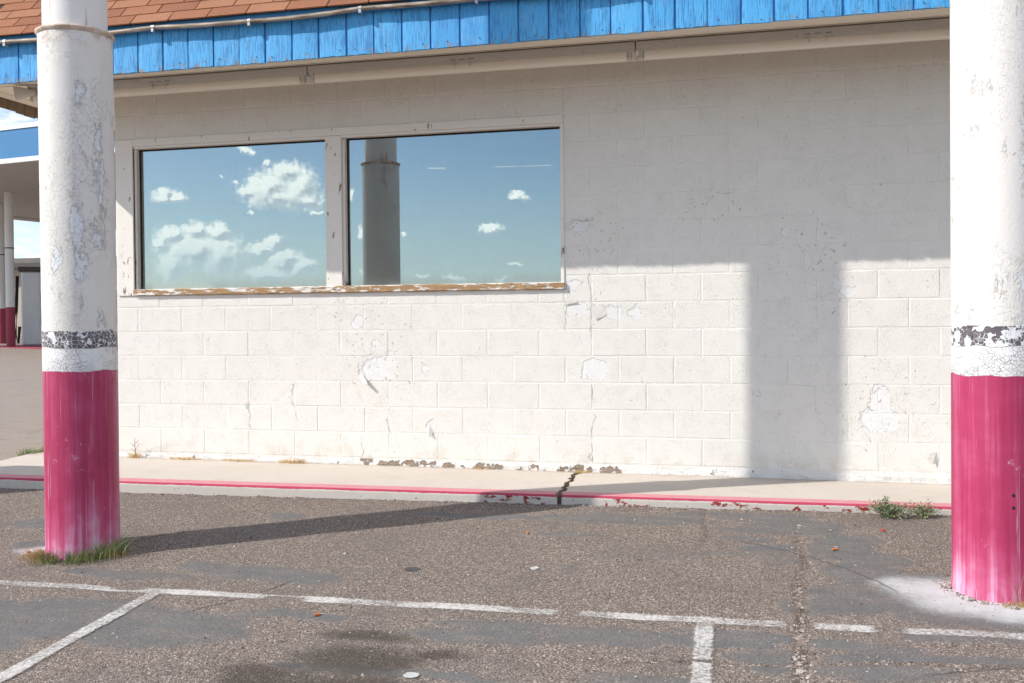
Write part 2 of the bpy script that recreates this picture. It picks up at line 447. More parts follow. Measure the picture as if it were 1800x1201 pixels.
def f_glass(g, b):
    nt = g.t; out = nt.nodes['Material Output']; nt.nodes.remove(b)
    p = wpos(g)
    wav = g.noise(g.v('MULTIPLY', p, (1.5, 1.5, 22)), 1.0, 3, .5)
    nrm = g.bump(wav, .03, .0006)
    gl = g.n('ShaderNodeBsdfGlossy'); gl.inputs['Roughness'].default_value = .004
    z = g.xyz(p)[2]
    g.put(gl.inputs['Color'], (.82, .92, .93)); g.put(gl.inputs['Normal'], nrm)
    tr = g.n('ShaderNodeBsdfTransparent'); tr.inputs['Color'].default_value = (.55, .6, .58, 1)
    df = g.n('ShaderNodeBsdfDiffuse')
    g.put(df.inputs['Color'], g.mix(g.noise(p, 3, 3), (.42, .42, .36), (.50, .49, .42)))
    film = g.mul(g.add(g.mul(g.noise(g.v('MULTIPLY', p, (2.5, 2, 60)), 1.0, 5, .6), .09), g.mr(z, 1.37, 1.47, .25, 0)), g.mr(g.noise(p, 5, 4), .3, .6, .5, 1.0))
    m1 = g.n('ShaderNodeMixShader'); m1.inputs[0].default_value = .37
    nt.links.new(tr.outputs[0], m1.inputs[1]); nt.links.new(gl.outputs[0], m1.inputs[2])
    m2 = g.n('ShaderNodeMixShader'); g.put(m2.inputs[0], film)
    nt.links.new(m1.outputs[0], m2.inputs[1]); nt.links.new(df.outputs[0], m2.inputs[2])
    nt.links.new(m2.outputs[0], out.inputs[0])
M_GLASS = mat('mirror_glass', f_glass)

def make_post_mat(name, seed, flake, spots, crinkle=1.0):
    def f(g, b):
        p0 = opos(g); p = g.v('ADD', p0, (seed * 3.7, seed * 1.3, 0)); x, y, z = g.xyz(p0)
        jit = g.mul(g.sub(g.noise(p, 9, 4), .5), .034)
        zz = g.add(z, jit)
        # red skirt, chalked and run
        st = g.noise(g.v('MULTIPLY', p, (13, 13, .45)), 1.0, 5, .6)
        st2 = g.noise(g.v('MULTIPLY', p, (60, 60, 1.5)), 1.0, 4, .6)
        blot = g.noise(p, 5, 4, .6)
        fade = g.add(g.mul(st, .59), g.add(g.mul(st2, .36), g.mul(g.sub(blot, .5), .35)))
        fade = g.add(fade, g.mr(z, .22, -.22, 0, .22))
        red = g.ramp(fade, [(.36, (.34, .014, .070)), (.50, (.41, .028, .105)), (.62, (.50, .085, .19)), (.76, (.65, .32, .47)), (.95, (.78, .68, .76))])
        runs = g.mr(g.noise(g.v('MULTIPLY', g.v('ADD', p, g.v('SCALE', g.noise(g.v('MULTIPLY', p, (4, 4, 3)), 1.0, 2, color=True), scale=.02)), (95, 95, .35)), 1.0, 2, .5), .63, .67)
        runs = g.mul(runs, g.mr(g.noise(g.v('MULTIPLY', p, (9, 9, 1.2)), 1.0, 3), .42, .6))
        scuff = g.mul(g.mr(g.noise(p, 26, 5, .7), .60, .66), g.mr(g.noise(p, 3.5, 3), .5, .62))
        red = g.mix(g.mul(scuff, .5), red, (.62, .42, .50))
        red = g.mix(.03, red, (.50, .42, .44))
        red = g.mix(g.mul(runs, .5), red, (.70, .55, .70))
        # cream top coat, crazed, over a bluish undercoat
        craze = g.noise(p, 56, 5, .66, 1.2)
        ang = g.mul(g.m('ARCTAN2', y, x), 180 / pi)
        sp = g.mr(g.ell(g.comb(ang, z, 0.0), spots), .3, 1.5, .125, 0)
        peeln = g.noise(g.v('MULTIPLY', p, (8.5, 8.5, 4.2)), 1.0, 7, .70, .5)
        peel = g.mr(g.add(peeln, sp), .655, .662)
        rim = g.mul(g.mr(g.add(peeln, sp), .615, .655), g.inv(peel))
        mott = g.mr(craze, .55, .575)
        mott = g.mul(mott, g.mr(g.add(g.noise(p, 4.2, 3), sp), .42, .60, 0, crinkle))
        cream = g.mix(g.noise(p, 3, 4), (.715, .675, .635), (.765, .74, .71))
        cream = g.mix(g.mul(g.mr(g.noise(p, 2.6, 4, .6), .55, .7), .5), cream, (.74, .655, .635))
        cream = g.mix(g.mul(mott, .35), cream, (.64, .63, .63))
        cream = g.mix(peel, cream, (.755, .765, .79))
        cream = g.mix(g.mul(rim, .25), cream, (.58, .52, .48))
        specks = g.mr(g.noise(p, 120, 2), .76, .79)
        cream = g.mix(g.mul(specks, .6), cream, (.28, .19, .14))
        # crackled white band and the flaking dark band above it
        pw = g.v('ADD', p, g.v('SCALE', g.noise(p, 22, 2, color=True), scale=.03))
        edge = g.voro(pw, 62, 'DISTANCE_TO_EDGE')
        edge2 = g.voro(pw, 46, 'DISTANCE_TO_EDGE')
        wline = g.mul(g.mr(edge, .02, .05, 1, 0), g.mr(g.noise(p, 7, 3), .40, .55))
        white = g.mix(g.mul(wline, .75), (.80, .795, .79), (.34, .30, .31))
        cell = g.voro(pw, 46, 'F1', 'Color'); cr, cg, cb = g.xyz(cell)
        torn = g.mr(g.noise(p, 11, 6, .72), .60 - flake * .08, .61 - flake * .08)
        off = g.mx(torn, g.mr(g.add(cr, g.mul(g.sub(g.noise(p, 5, 3), .5), 2.6)), 1.0 - flake * .3, 1.01 - flake * .3))
        dline = g.mr(edge2, .025, .075, 1, 0)
        gone = g.mx(g.mul(dline, g.mr(g.noise(p, 6, 3), .36, .5)), off)
        dark = g.mix(g.noise(p, 30, 4), (.085, .070, .085), (.17, .145, .165))
        dark = g.mix(gone, dark, (.78, .785, .80))
        isred = g.mr(zz, .838, .832, 0, 1); isband = g.mul(g.mr(zz, .963, .967), g.mr(zz, 1.060, 1.056, 0, 1))
        iswhite = g.mul(g.mr(zz, .834, .838), g.mr(zz, .967, .963, 0, 1))
        col = g.mix(iswhite, cream, white); col = g.mix(isband, col, dark); col = g.mix(isred, col, red)
        rust = g.mul(g.mr(z, 2.60, 2.75), g.mr(g.noise(p, 13, 5, .65), .45, .62))
        col = g.mix(g.mul(rust, .55), col, (.45, .27, .18))
        h = g.mul(craze, .45)
        h = g.sub(h, g.mul(peel, 1.0)); h = g.add(h, g.mul(rim, .5)); h = g.add(h, g.mul(mott, .7))
        h = g.mul(h, g.inv(isred))
        h = g.sub(h, g.mul(isband, g.mul(gone, -.6))); h = g.sub(h, g.mul(iswhite, wline))
        h = g.add(h, g.mul(g.mul(isred, g.add(runs, g.mul(st2, .3))), .25))
        return {'Base Color': col, 'Roughness': g.mix(isred, (.62,) * 3, (.48,) * 3), 'Normal': g.bump(h, .9, .005)}
    return mat(name, f, spec=.35)
M_POST = [make_post_mat('post_paint', 1.0, .15, [(-48,2.42,10,.16),(-44,2.1,14,.25),(-60,1.85,16,.25),(-62,1.62,20,.14),(-92,1.5,16,.14),(-50,1.45,16,.2),(-20,1.9,18,.6)], .42),
          make_post_mat('post_paint', 2.6, 1.0, [(-96,1.22,26,.11),(-78,1.27,22,.14),(-70,1.9,10,.5)], .22)]
def f_upipe(g, b):
    p = wpos(g); z = g.xyz(p)[2]
    c = g.mix(g.noise(p, 3, 4), (.74, .71, .68), (.80, .78, .765))
    ru = g.mul(g.noise(g.v('MULTIPLY', p, (14, 14, 1.1)), 1.0, 5, .62), g.mr(z, 3.2, 2.68, .75, 1.15))
    c = g.mix(g.mr(ru, .60, .72, 0, .75), c, (.50, .33, .24))
    return {'Base Color': c, 'Normal': g.bump(g.noise(p, 30, 4), .3, .004)}
M_UPIPE = mat('upper_pipe_paint', f_upipe, rough=.6)
def f_cap(g, b):
    p = wpos(g)
    n = g.noise(p, 18, 5, .65)
    return {'Base Color': g.ramp(n, [(.3, (.20, .13, .09)), (.45, (.52, .38, .29)), (.62, (.70, .60, .53)), (.8, (.76, .72, .69))]), 'Normal': g.bump(n, .5, .006)}
M_CAP = mat('rusty_collar', f_cap, rough=.7)

def f_asphalt(g, b):
    p = wpos(g); x, y, z = g.xyz(p)
    xy = g.comb(x, y, 0.0)
    at = g.n('ShaderNodeAttribute', attribute_name='lay')
    la = at.outputs['Color']; seal0, oil0, salt0 = g.xyz(la); crk0 = at.outputs['Alpha']
    n_mid = g.sub(g.noise(xy, 30, 4, .68), .5)
    n_lo = g.sub(g.noise(xy, 9, 4, .65), .5)
    seal = g.mr(g.add(seal0, g.add(g.mul(n_mid, 1.3), g.mul(n_lo, .9))), .26, .82)
    far = g.mx(g.mr(x, -.9, -1.3), g.mr(y, 1.0, 2.0))
    # stone chips
    v1 = g.n('ShaderNodeTexVoronoi'); g.put(v1.inputs['Vector'], xy); v1.inputs['Scale'].default_value = 138
    ca, cb, cc = g.xyz(v1.outputs['Color']); cd = v1.outputs['Distance']
    c2a, c2b, c2c = g.xyz(g.voro(xy, 320, 'F1', 'Color'))
    stone = g.ramp(ca, [(0, (.07, .055, .047)), (.22, (.18, .144, .121)), (.5, (.345, .276, .230)), (.82, (.47, .38, .32)), (1, (.72, .63, .56))])
    grit = g.ramp(c2a, [(0, (.08, .064, .054)), (.45, (.30, .24, .20)), (1, (.48, .39, .325))])
    agg = g.mix(g.mr(cb, .35, .65), stone, grit)
    agg = g.mix(g.mr(cd, .40, .64, 0, .6), agg, (.10, .08, .068))
    agg = g.mix(g.mr(g.noise(xy, 75, 3, .6), .62, .70, 0, .8), agg, (.05, .041, .036))
    blotch = g.noise(xy, 1.9, 5, .62)
    agg = g.mix(g.mr(blotch, .42, .70, 0, .38), agg, (.17, .148, .132))
    agg = g.mix(.03, agg, (.07, .07, .072))
    agg = g.mix(g.mul(far, .55), agg, (.47, .40, .345))
    sc = g.mix(g.noise(xy, 6, 5, .65), (.088, .089, .091), (.175, .172, .168))
    sc = g.mix(g.mr(c2b, .84, .97, 0, .65), sc, (.34, .30, .27))
    sc = g.mix(g.mr(c2c, .92, .98, 0, .8), sc, (.045, .042, .04))
    sv = g.noise(g.v('MULTIPLY', xy, (3.2, 11, 1)), 1.0, 5, .66)
    col = g.mix(g.mul(seal, g.mr(sv, .36, .70, .97, .55)), agg, sc)
    col = g.mix(g.mr(g.add(oil0, g.add(g.mul(n_mid, .5), g.mul(n_lo, .7))), .0, 1.0, 0, .75), col, (.060, .047, .037))
    col = g.mix(g.mr(g.add(salt0, g.add(g.mul(n_mid, .5), g.mul(n_lo, .5))), .05, 1.15, 0, .88), col, (.62, .63, .63))
    col = g.mix(g.mul(crk0, .6), col, (.13, .10, .08))
    arc = None
    for cx, cy, rr, a0, a1 in ((1.2, -2.2, 1.62, -.75, -.30), (4.2, -3.1, 1.55, .35, 1.15), (6.4, -5.0, 1.75, 1.35, 2.1)):
        dv = g.v('SUBTRACT', xy, (cx, cy, 0)); dxx, dyy, _ = g.xyz(dv)
        an = g.m('ARCTAN2', dyy, dxx)
        k = g.mul(g.mr(g.m('ABSOLUTE', g.sub(g.v('LENGTH', dv), g.add(rr, g.mul(n_lo, .06)))), .004, .011, 1, 0), g.mul(g.mr(an, a0, a0 + .1), g.mr(an, a1 - .1, a1, 1, 0)))
        arc = k if arc is None else g.mx(arc, k)
    col = g.mix(g.mul(arc, .6), col, (.055, .052, .05))
    # blue stall paint and tar smears on the old lot
    nb_ = g.noise(xy, 1.6, 5, .7)
    bl = g.mr(g.m('ABSOLUTE', g.sub(y, g.add(3.6, g.mul(g.add(x, 4.2), .62)))), .06, .13, 1, 0)
    bl2 = g.mr(g.m('ABSOLUTE', g.sub(y, g.add(4.5, g.mul(g.add(x, 5.0), .95)))), .07, .15, 1, 0)
    col = g.mix(g.mul(g.mul(g.mul(g.mx(bl, bl2), far), g.mr(nb_, .45, .62)), .5), col, (.17, .27, .43))
    fs = g.noise(g.v('MULTIPLY', xy, (1.0, 3.0, 1)), 2.2, 7, .72)
    col = g.mix(g.mul(far, g.mr(fs, .46, .70, 0, .4)), col, (.24, .20, .175))
    col = g.mix(g.mul(far, g.mr(g.noise(xy, 26, 4, .7), .55, .72, 0, .4)), col, (.17, .145, .127))
    col = g.mix(g.mul(far, g.mr(nb_, .55, .68, 0, .4)), col, (.20, .175, .16))
    hs = g.add(g.mul(g.inv(cd), .9), g.mul(c2a, .5))
    h = g.add(g.mul(hs, g.inv(g.mul(seal0, .8))), g.mul(seal0, .75))
    return {'Base Color': col, 'Roughness': g.mix(seal, (.92,) * 3, (.78,) * 3), 'Normal': g.bump(h, .9, .0055)}
M_ASPH = mat('worn_asphalt', f_asphalt, spec=.25)
def f_line(g, b):
    p = wpos(g); x, y, z = g.xyz(p); xy = g.comb(x, y, 0.0)
    tc = g.n('ShaderNodeUVMap').outputs[0]; uu, ww, _ = g.xyz(tc)
    n = g.noise(xy, 60, 5, .7); n2 = g.noise(xy, 3.4, 4, .6); n3 = g.noise(xy, 160, 3, .6)
    edge = g.mr(g.m('ABSOLUTE', g.sub(ww, .5)), .22, .50, 0, .42)
    v = g.add(g.mul(n, .75), g.add(g.mul(n2, .62), g.mul(n3, .25)))
    gap = g.mr(g.ell(xy, [(4.18,-3.0,.05,.08),(5.17,-3.0,.06,.12),(5.52,-3.0,.07,.07),(1.93,-2.96,.12,.05),(2.80,-3.02,.12,.04),(4.79,-3.45,.08,.018)]), .4, 1.3, .30, 0)
    a = g.mul(g.mr(g.add(v, g.add(edge, gap)), .70, 1.03, 1, 0), .9)
    col = g.mix(g.mr(g.noise(xy, 40, 4), .4, .7), (.66, .635, .60), (.46, .42, .39))
    tr = g.n('ShaderNodeBsdfTransparent'); mx = g.n('ShaderNodeMixShader')
    out = g.t.nodes['Material Output']
    g.put(mx.inputs[0], a); g.t.links.new(tr.outputs[0], mx.inputs[1]); g.t.links.new(b.outputs[0], mx.inputs[2]); g.t.links.new(mx.outputs[0], out.inputs[0])
    cd = g.voro(xy, 105, 'F1')
    return {'Base Color': col, 'Normal': g.bump(g.inv(cd), .6, .004)}
M_LINE = mat('worn_line_paint', f_line, rough=.85, spec=.2)
def f_walk(g, b):
    p = wpos(g); x, y, z = g.xyz(p)
    n = g.noise(p, 1.6, 6, .62); f = g.noise(p, 140, 3, .65); st = g.noise(g.v('MULTIPLY', p, (1.2, 7, 7)), 1.0, 5, .6)
    con = g.mix(n, (.52, .455, .395), (.61, .55, .49))
    con = g.mix(g.mr(st, .45, .75, 0, .35), con, (.50, .43, .37))
    con = g.mix(g.mr(g.noise(p, 4.5, 6, .7), .52, .72, 0, .35), con, (.42, .36, .31))
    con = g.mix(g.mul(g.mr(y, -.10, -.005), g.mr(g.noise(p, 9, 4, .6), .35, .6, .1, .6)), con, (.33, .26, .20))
    con = g.mix(g.mr(g.noise(p, 33, 3), .70, .74, 0, .75), con, (.17, .14, .12))
    zn = g.add(-.068, g.mul(g.m('MAXIMUM', x, -1.0), .0035))
    w = g.mul(g.sub(g.noise(p, 19, 5, .65), .5), .018)
    big = g.mul(g.sub(g.noise(p, 2.3, 4, .6), .5), .030)
    ontop = g.mr(g.add(y, g.mul(w, .6)), -.880, -.874, 1, 0)
    depth = g.sub(zn, z)
    upper = g.mr(g.add(depth, g.add(g.mul(w, .6), g.mul(big, .4))), .015, .018, 1, 0)
    isface = g.mr(y, -.992, -.996)
    nface = g.noise(g.v('MULTIPLY', p, (1, 1, 1.6)), 13, 6, .70)
    zone = g.mr(g.ell(g.comb(x, z, 0.0), [(3.45,-.1,.32,.2),(4.20,-.1,.2,.2),(5.55,-.1,.5,.2),(-1.0,-.1,.35,.2),(4.9,-.1,.2,.1)]), .5, 1.2, .13, 0)
    chips = g.mul(g.mr(g.add(nface, zone), .66, .68), isface)
    redtop = g.mix(g.noise(p, 12, 4), (.56, .20, .235), (.63, .32, .335))
    redface = g.mix(g.noise(p, 15, 4), (.36, .03, .07), (.48, .075, .125))
    oldred = g.mix(g.noise(p, 22, 4), (.17, .022, .022), (.33, .06, .05))
    facec = g.mix(g.noise(p, 8, 5, .65), (.47, .43, .385), (.60, .56, .51))
    spots = g.mr(g.noise(p, 42, 3), .66, .70)
    facec = g.mix(g.mul(spots, .8), facec, (.13, .10, .09))
    col = g.mix(isface, con, facec)
    col = g.mix(chips, col, oldred)
    topm = g.mul(g.mul(ontop, g.inv(isface)), g.mr(g.noise(p, 26, 5, .65), .73, .70))
    col = g.mix(topm, col, redtop)
    nose = g.mul(upper, g.mr(y, -.980, -.986))
    col = g.mix(nose, col, redface)
    # the broken interior of the slab
    inside = g.mul(g.mr(g.m('ABSOLUTE', g.xyz(g.n('ShaderNodeNewGeometry').outputs['True Normal'])[0]), .6, .7), 1.0)
    col = g.mix(inside, col, (.34, .27, .21))
    h = g.add(g.mul(f, .3), g.add(g.mul(g.noise(p, 34, 4), .4), g.mul(g.mul(nface, isface), 1.2)))
    h = g.add(h, g.mul(g.mx(nose, chips), .5))
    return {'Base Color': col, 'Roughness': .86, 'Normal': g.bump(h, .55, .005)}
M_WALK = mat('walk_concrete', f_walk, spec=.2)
def f_conc(g, b):
    p = wpos(g)
    x, y, z = g.xyz(p)
    d = g.v('LENGTH', g.v('SUBTRACT', g.comb(x, y, 0.0), (6.086, -2.394, 0)))
    n = g.noise(p, 9, 6, .66)
    w = g.mr(g.add(d, g.mul(g.sub(n, .5), .45)), .18, .48, 1, 0)
    c = g.mix(g.noise(p, 50, 4, .6), (.17, .172, .175), (.29, .292, .295))
    c = g.mix(g.mul(w, .8), c, (.72, .72, .72))
    c = g.mix(g.mr(g.noise(p, 80, 3), .70, .74, 0, .8), c, (.06, .055, .05))
    return {'Base Color': c, 'Normal': g.bump(g.add(n, g.mul(g.noise(p, 90, 3), .3)), .5, .012)}
M_CONC = mat('footing_concrete', f_conc, rough=.9, spec=.2)
def f_stone(g, b):
    p = wpos(g)
    c = g.voro(p, 55, 'F1', 'Color'); r, _, _ = g.xyz(c)
    return {'Base Color': g.ramp(r, [(0, (.07, .057, .05)), (.4, (.22, .178, .15)), (.8, (.34, .28, .24)), (1, (.50, .45, .41))])}
M_STONE = mat('gravel_stone', f_stone, rough=.9, spec=.2)
def f_leaf(c0, c1, dry):
    def f(g, b):
        p = opos(g); z = g.xyz(p)[2]
        n = g.noise(p, 70, 2)
        c = g.mix(g.mr(n, .3, .7), c0, c1)
        c = g.mix(g.mr(g.noise(p, 16, 2), .55, .68), c, dry)
        g.put(b.inputs['Transmission Weight'], 0.0)
        return {'Base Color': c}
    return f
M_GRASS = mat('green_blades', f_leaf((.14, .21, .065), (.28, .33, .14), (.50, .39, .18)), rough=.6)
M_STRAW = mat('dry_straw', f_leaf((.50, .32, .11), (.64, .46, .22), (.34, .21, .08)), rough=.8)
M_BUSH = mat('grey_green_leaves', f_leaf((.14, .20, .10), (.26, .33, .19), (.30, .31, .15)), rough=.65)
M_STEM = mat('dry_stem', color=(.30, .19, .10), rough=.85)

# ------------------------------------------------------------------ ground
SEAL = [(.72,-1.85,.38,.14),(1.02,-2.34,.30,.09),(2.30,-2.62,.32,.12),(2.62,-2.67,.42,.14),(1.90,-2.78,.28,.05),(2.08,-3.33,.60,.20),(2.50,-3.48,.42,.24),(1.9,-3.55,.3,.14),(2.09,-1.55,.14,.10),(2.87,-2.64,.16,.05),
        (4.26,-1.34,.55,.14),(3.98,-1.72,.30,.035),(4.93,-1.15,.5,.11),(5.25,-1.40,.32,.17),(5.44,-1.80,.16,.32),(5.50,-2.2,.18,.28),(5.38,-2.6,.16,.22),(5.27,-2.75,.10,.15),(5.10,-1.85,.18,.09),(5.0,-1.68,.12,.05),
        (5.85,-2.62,.42,.34),(5.75,-2.4,.25,.22),(6.2,-2.7,.4,.3),(5.62,-1.62,.10,.10),(5.6,-2.0,.09,.12),(5.05,-1.50,.35,.05),(3.6,-3.75,.5,.05),(2.9,-3.2,.35,.05),(1.6,-2.75,.3,.07),(1.35,-3.4,.4,.2),(1.6,-3.75,.4,.2),
        (4.92,-3.16,.3,.07),(4.55,-3.27,.48,.07),(4.08,-3.18,.42,.06),(5.36,-3.20,.35,.07),(5.75,-3.27,.40,.06),(5.42,-3.42,.28,.13),(3.85,-3.32,.32,.09),(4.6,-3.75,.3,.15),(5.0,-3.42,.14,.12),(5.8,-3.05,.3,.05),(3.3,-1.35,.5,.06)]
OIL = [(3.36,-3.40,.26,.09),(3.44,-3.66,.34,.20),(3.46,-3.95,.44,.22),(3.72,-3.55,.20,.08),(3.15,-3.9,.25,.2)]
SALT = [(5.86,-2.46,.30,.24),(5.95,-2.62,.30,.20),(6.1,-2.7,.25,.16),(1.0,-2.44,.10,.09)]
CRK = [(5.26, -1.30), (5.23, -1.67), (5.25, -2.1), (5.186, -2.47), (5.177, -2.99), (5.16, -3.25), (5.142, -3.53), (5.13, -4.3)]
from mathutils import noise as N
def edist(px, py, items):
    best = 9
    for cx, cy, rx, ry in items:
        dx = (px - cx) / rx
        if dx > 2 or dx < -2: continue
        d = hypot(dx, (py - cy) / ry)
        if d < best: best = d
    return best
def seg(px, py):
    best = 9
    for (ax, ay), (bx, by) in zip(CRK, CRK[1:]):
        t = max(0, min(1, ((px - ax) * (bx - ax) + (py - ay) * (by - ay)) / ((bx - ax) ** 2 + (by - ay) ** 2)))
        best = min(best, hypot(px - ax - (bx - ax) * t, py - ay - (by - ay) * t))
    return best
sm = lambda a, b_, t: (lambda u: u * u * (3 - 2 * u))(max(0.0, min(1.0, (t - a) / (b_ - a))))
def relief(x, y):
    z = A(x, y); c = (0.1, 0, 0, 0)
    if -.31 < x < 7.21 and -4.61 < y < -.95:
        P = Vector((x, y, 0))
        w1 = N.noise(P * 2.3); w2 = N.noise(P * 2.3 + Vector((9, 4, 2))); w3 = N.noise(P * 7 + Vector((3, 1, 7))); w4 = N.noise(P * 19 + Vector((5, 8, 1)))
        px, py = x + .16 * w1 + .06 * w3, y + .07 * w2 + .035 * w4
        lf = N.fractal(Vector((x * .8, y * 1.7, 4.0)), 1.0, 2.0, 5)
        d = edist(px, py, SEAL)
        seal = max(sm(1.35, .6, d), sm(.30, .75, lf + .25 * w3) * .5)
        oil = sm(1.25, .25, edist(px, py, OIL)); salt = sm(1.55, .1, edist(px, py, SALT))
        k = seg(x + .012 * w3 + .008 * w4, y); wdt = .015 + .014 * max(0, min(1, (-2 - y) / 1.2))
        ck = sm(wdt * 1.5, wdt * .6, k) * sm(-1.2, -1.9, y)
        c2 = sm(.022, .006, abs(y - (-3.45 + .13 * (x - 4.8) + .03 * w1 + .015 * w3))) * sm(4.2, 4.5, x)
        c3 = sm(.02, .005, abs(x - (4.73 + .05 * w1 + .02 * w3))) * sm(-2.0, -1.7, y)
        c4 = sm(.016, .005, abs((x - .95) * .8 - (y + 2.95) * .5 + .04 * w3)) * sm(1.7, 1.5, x) * sm(.4, .5, x) * sm(-3.05, -2.95, y)
        ck = max(ck, c2 * .9, c3 * .9, c4 * .9)
        seal *= (1 - ck); c = (seal, oil, salt, ck)
        z += .004 * w1 + .0022 * w3 + .0014 * w4 - .005 * ck + .0012 * seal
        e = max(0, 1 - abs(y - NOSE) / .08); z += e * .006 * (w3 + .4 * w4)      # ragged joint at the kerb
    return z, c
def ground():
    def rng(a, b, st):
        n = int(round((b - a) / st)); return [a + (b - a) * i / n for i in range(n + 1)]
    xs = [-900, -120, -45, -25, -12, -4, -1.3, -.6] + rng(-.3, 7.2, .018) + [8.5, 20, 120, 900]
    ys = [-900, -120, -30, -9, -5.6] + rng(-4.6, -.96, .018) + [0, 1, 6, 30, 120, 900]
    v = []; lay = []
    for y in ys:
        for x in xs:
            z, c = relief(x, y)
            v.append((x, y, z)); lay.append(c)
    n = len(xs)
    f = [(j * n + i, j * n + i + 1, (j + 1) * n + i + 1, (j + 1) * n + i) for j in range(len(ys) - 1) for i in range(n - 1)]
    o = kind(obj('parking_lot', v, f, M_ASPH, smooth=True))
    ca = o.data.color_attributes.new('lay', 'FLOAT_COLOR', 'POINT')
    ca.data.foreach_set('color', [q for c in lay for q in c])
ground()
def line(x0, y0, x1, y1, w, dz):
    d = Vector((x1 - x0, y1 - y0, 0)); L = d.length; d.normalize(); nrm = Vector((-d.y, d.x, 0)) * (w / 2)
    n = max(2, int(L / .02)); v = []; f = []
    for i in range(n + 1):
        p = Vector((x0, y0, 0)) + d * (L * i / n)
        for s_ in (-1, -.5, 0, .5, 1):
            q = p + nrm * s_; q.z = relief(q.x, q.y)[0] + dz; v.append(q)
    for i in range(n):
        for k in range(4): f.append((5 * i + k, 5 * i + k + 1, 5 * i + k + 6, 5 * i + k + 5))
    o = obj('parking_line', v, f, M_LINE, smooth=True)
    ul = o.data.uv_layers.new(name='UVMap')
    for lp in o.data.loops:
        vi = lp.vertex_index; ul.data[lp.index].uv = (vi // 5 / n, vi % 5 / 4)
    kind(o)
line(-4.0, -3.0, 9.5, -3.0, .115, .003)
line(2.122, -3.040, 2.095, -6.5, .118, .006)
line(4.774, -3.045, 4.80, -6.5, .118, .006)

# ------------------------------------------------------------------ kerbed walk
def walk():
    root = kind(empty('sidewalk', (2, -.5, -.06)))
    # jagged crack across the slab: x as a function of y
    cpts = [(.05, 3.80), (-.03, 3.79), (-.08, 3.755), (-.15, 3.735), (-.24, 3.76), (-.33, 3.745), (-.42, 3.772), (-.52, 3.748), (-.62, 3.770), (-.70, 3.755), (-.80, 3.780), (-.90, 3.768), (-1.05, 3.782)]
    cpts.sort()
    def xc(y):
        for (ya, xa), (yb, xb) in zip(cpts, cpts[1:]):
            if ya <= y <= yb: return xa + (xb - xa) * (y - ya) / (yb - ya)
        return cpts[0][1] if y < cpts[0][0] else cpts[-1][1]
    random.seed(3)
    prof = []
    for i in range(25): prof.append((0.02 - (.96 + .02) * i / 24, None, 0))
    prof += [(NOSE + .024, None, -.001), (NOSE + .012, None, -.005), (NOSE + .004, None, -.013), (NOSE, None, -.024), (NOSE, None, -.06), (NOSE, None, -.10), (NOSE, None, -.30)]
    jl = [random.uniform(-.008, .008) for _ in prof]; jr = [random.uniform(-.008, .008) for _ in prof]
    def zt(x, y):
        t = max(0, min(1, -y / -NOSE)); return SWw(x) * (1 - t) + SWn(x) * t
    def slab(xs, end_at=None, start_at=None):
        v = []; f = []; n = len(prof)
        for si, s in enumerate(xs):
            for k, (y, _, dz) in enumerate(prof):
                x = s
                gap = .013 + .009 * abs(sin(k * 1.9)) + (.022 if k < 3 else 0)
                if end_at and si == len(xs) - 1: x = xc(y) - gap + jl[k]
                if start_at and si == 0: x = xc(y) + gap + jr[k]
                v.append((x, y, zt(x, max(y, NOSE)) + dz))
        for i in range(len(xs) - 1):
            for k in range(n - 1): f.append((i * n + k, i * n + k + 1, (i + 1) * n + k + 1, (i + 1) * n + k))
        # broken end faces dropping straight down
        for i in (0, len(xs) - 1):
            b0 = len(v)
            for k in range(n): v.append((v[i * n + k][0], v[i * n + k][1], -.34))
            for k in range(n - 2): f.append((i * n + k, i * n + k + 1, b0 + k + 1, b0 + k))
        obj('slab', v, f, M_WALK, root)
    slab([-1.10, -.2, .6, 1.4, 2.2, 3.0, 3.45, 3.6], end_at=True)
    slab([3.6, 3.9, 4.5, 5.4, 6.3, 7.2, 8.2, 10.0], start_at=True)
    # return walk along the far end of the building
    mb = MB(); mb.box(-1.10, -.19, .022, 7.0, -.3, -.053); mb.build('slab', M_WALK, root, bevel=.01)
    # a raised, broken slab off the corner
    mb = MB(); mb.prism([(-1.9, -1.0), (-1.13, -1.0), (-1.115, -.75), (-1.14, -.5), (-1.5, -.35), (-2.2, -.25), (-2.6, -1.0)], 'z', -.3, -.075); mb.build('slab', M_WALK, root, bevel=.012)
walk()

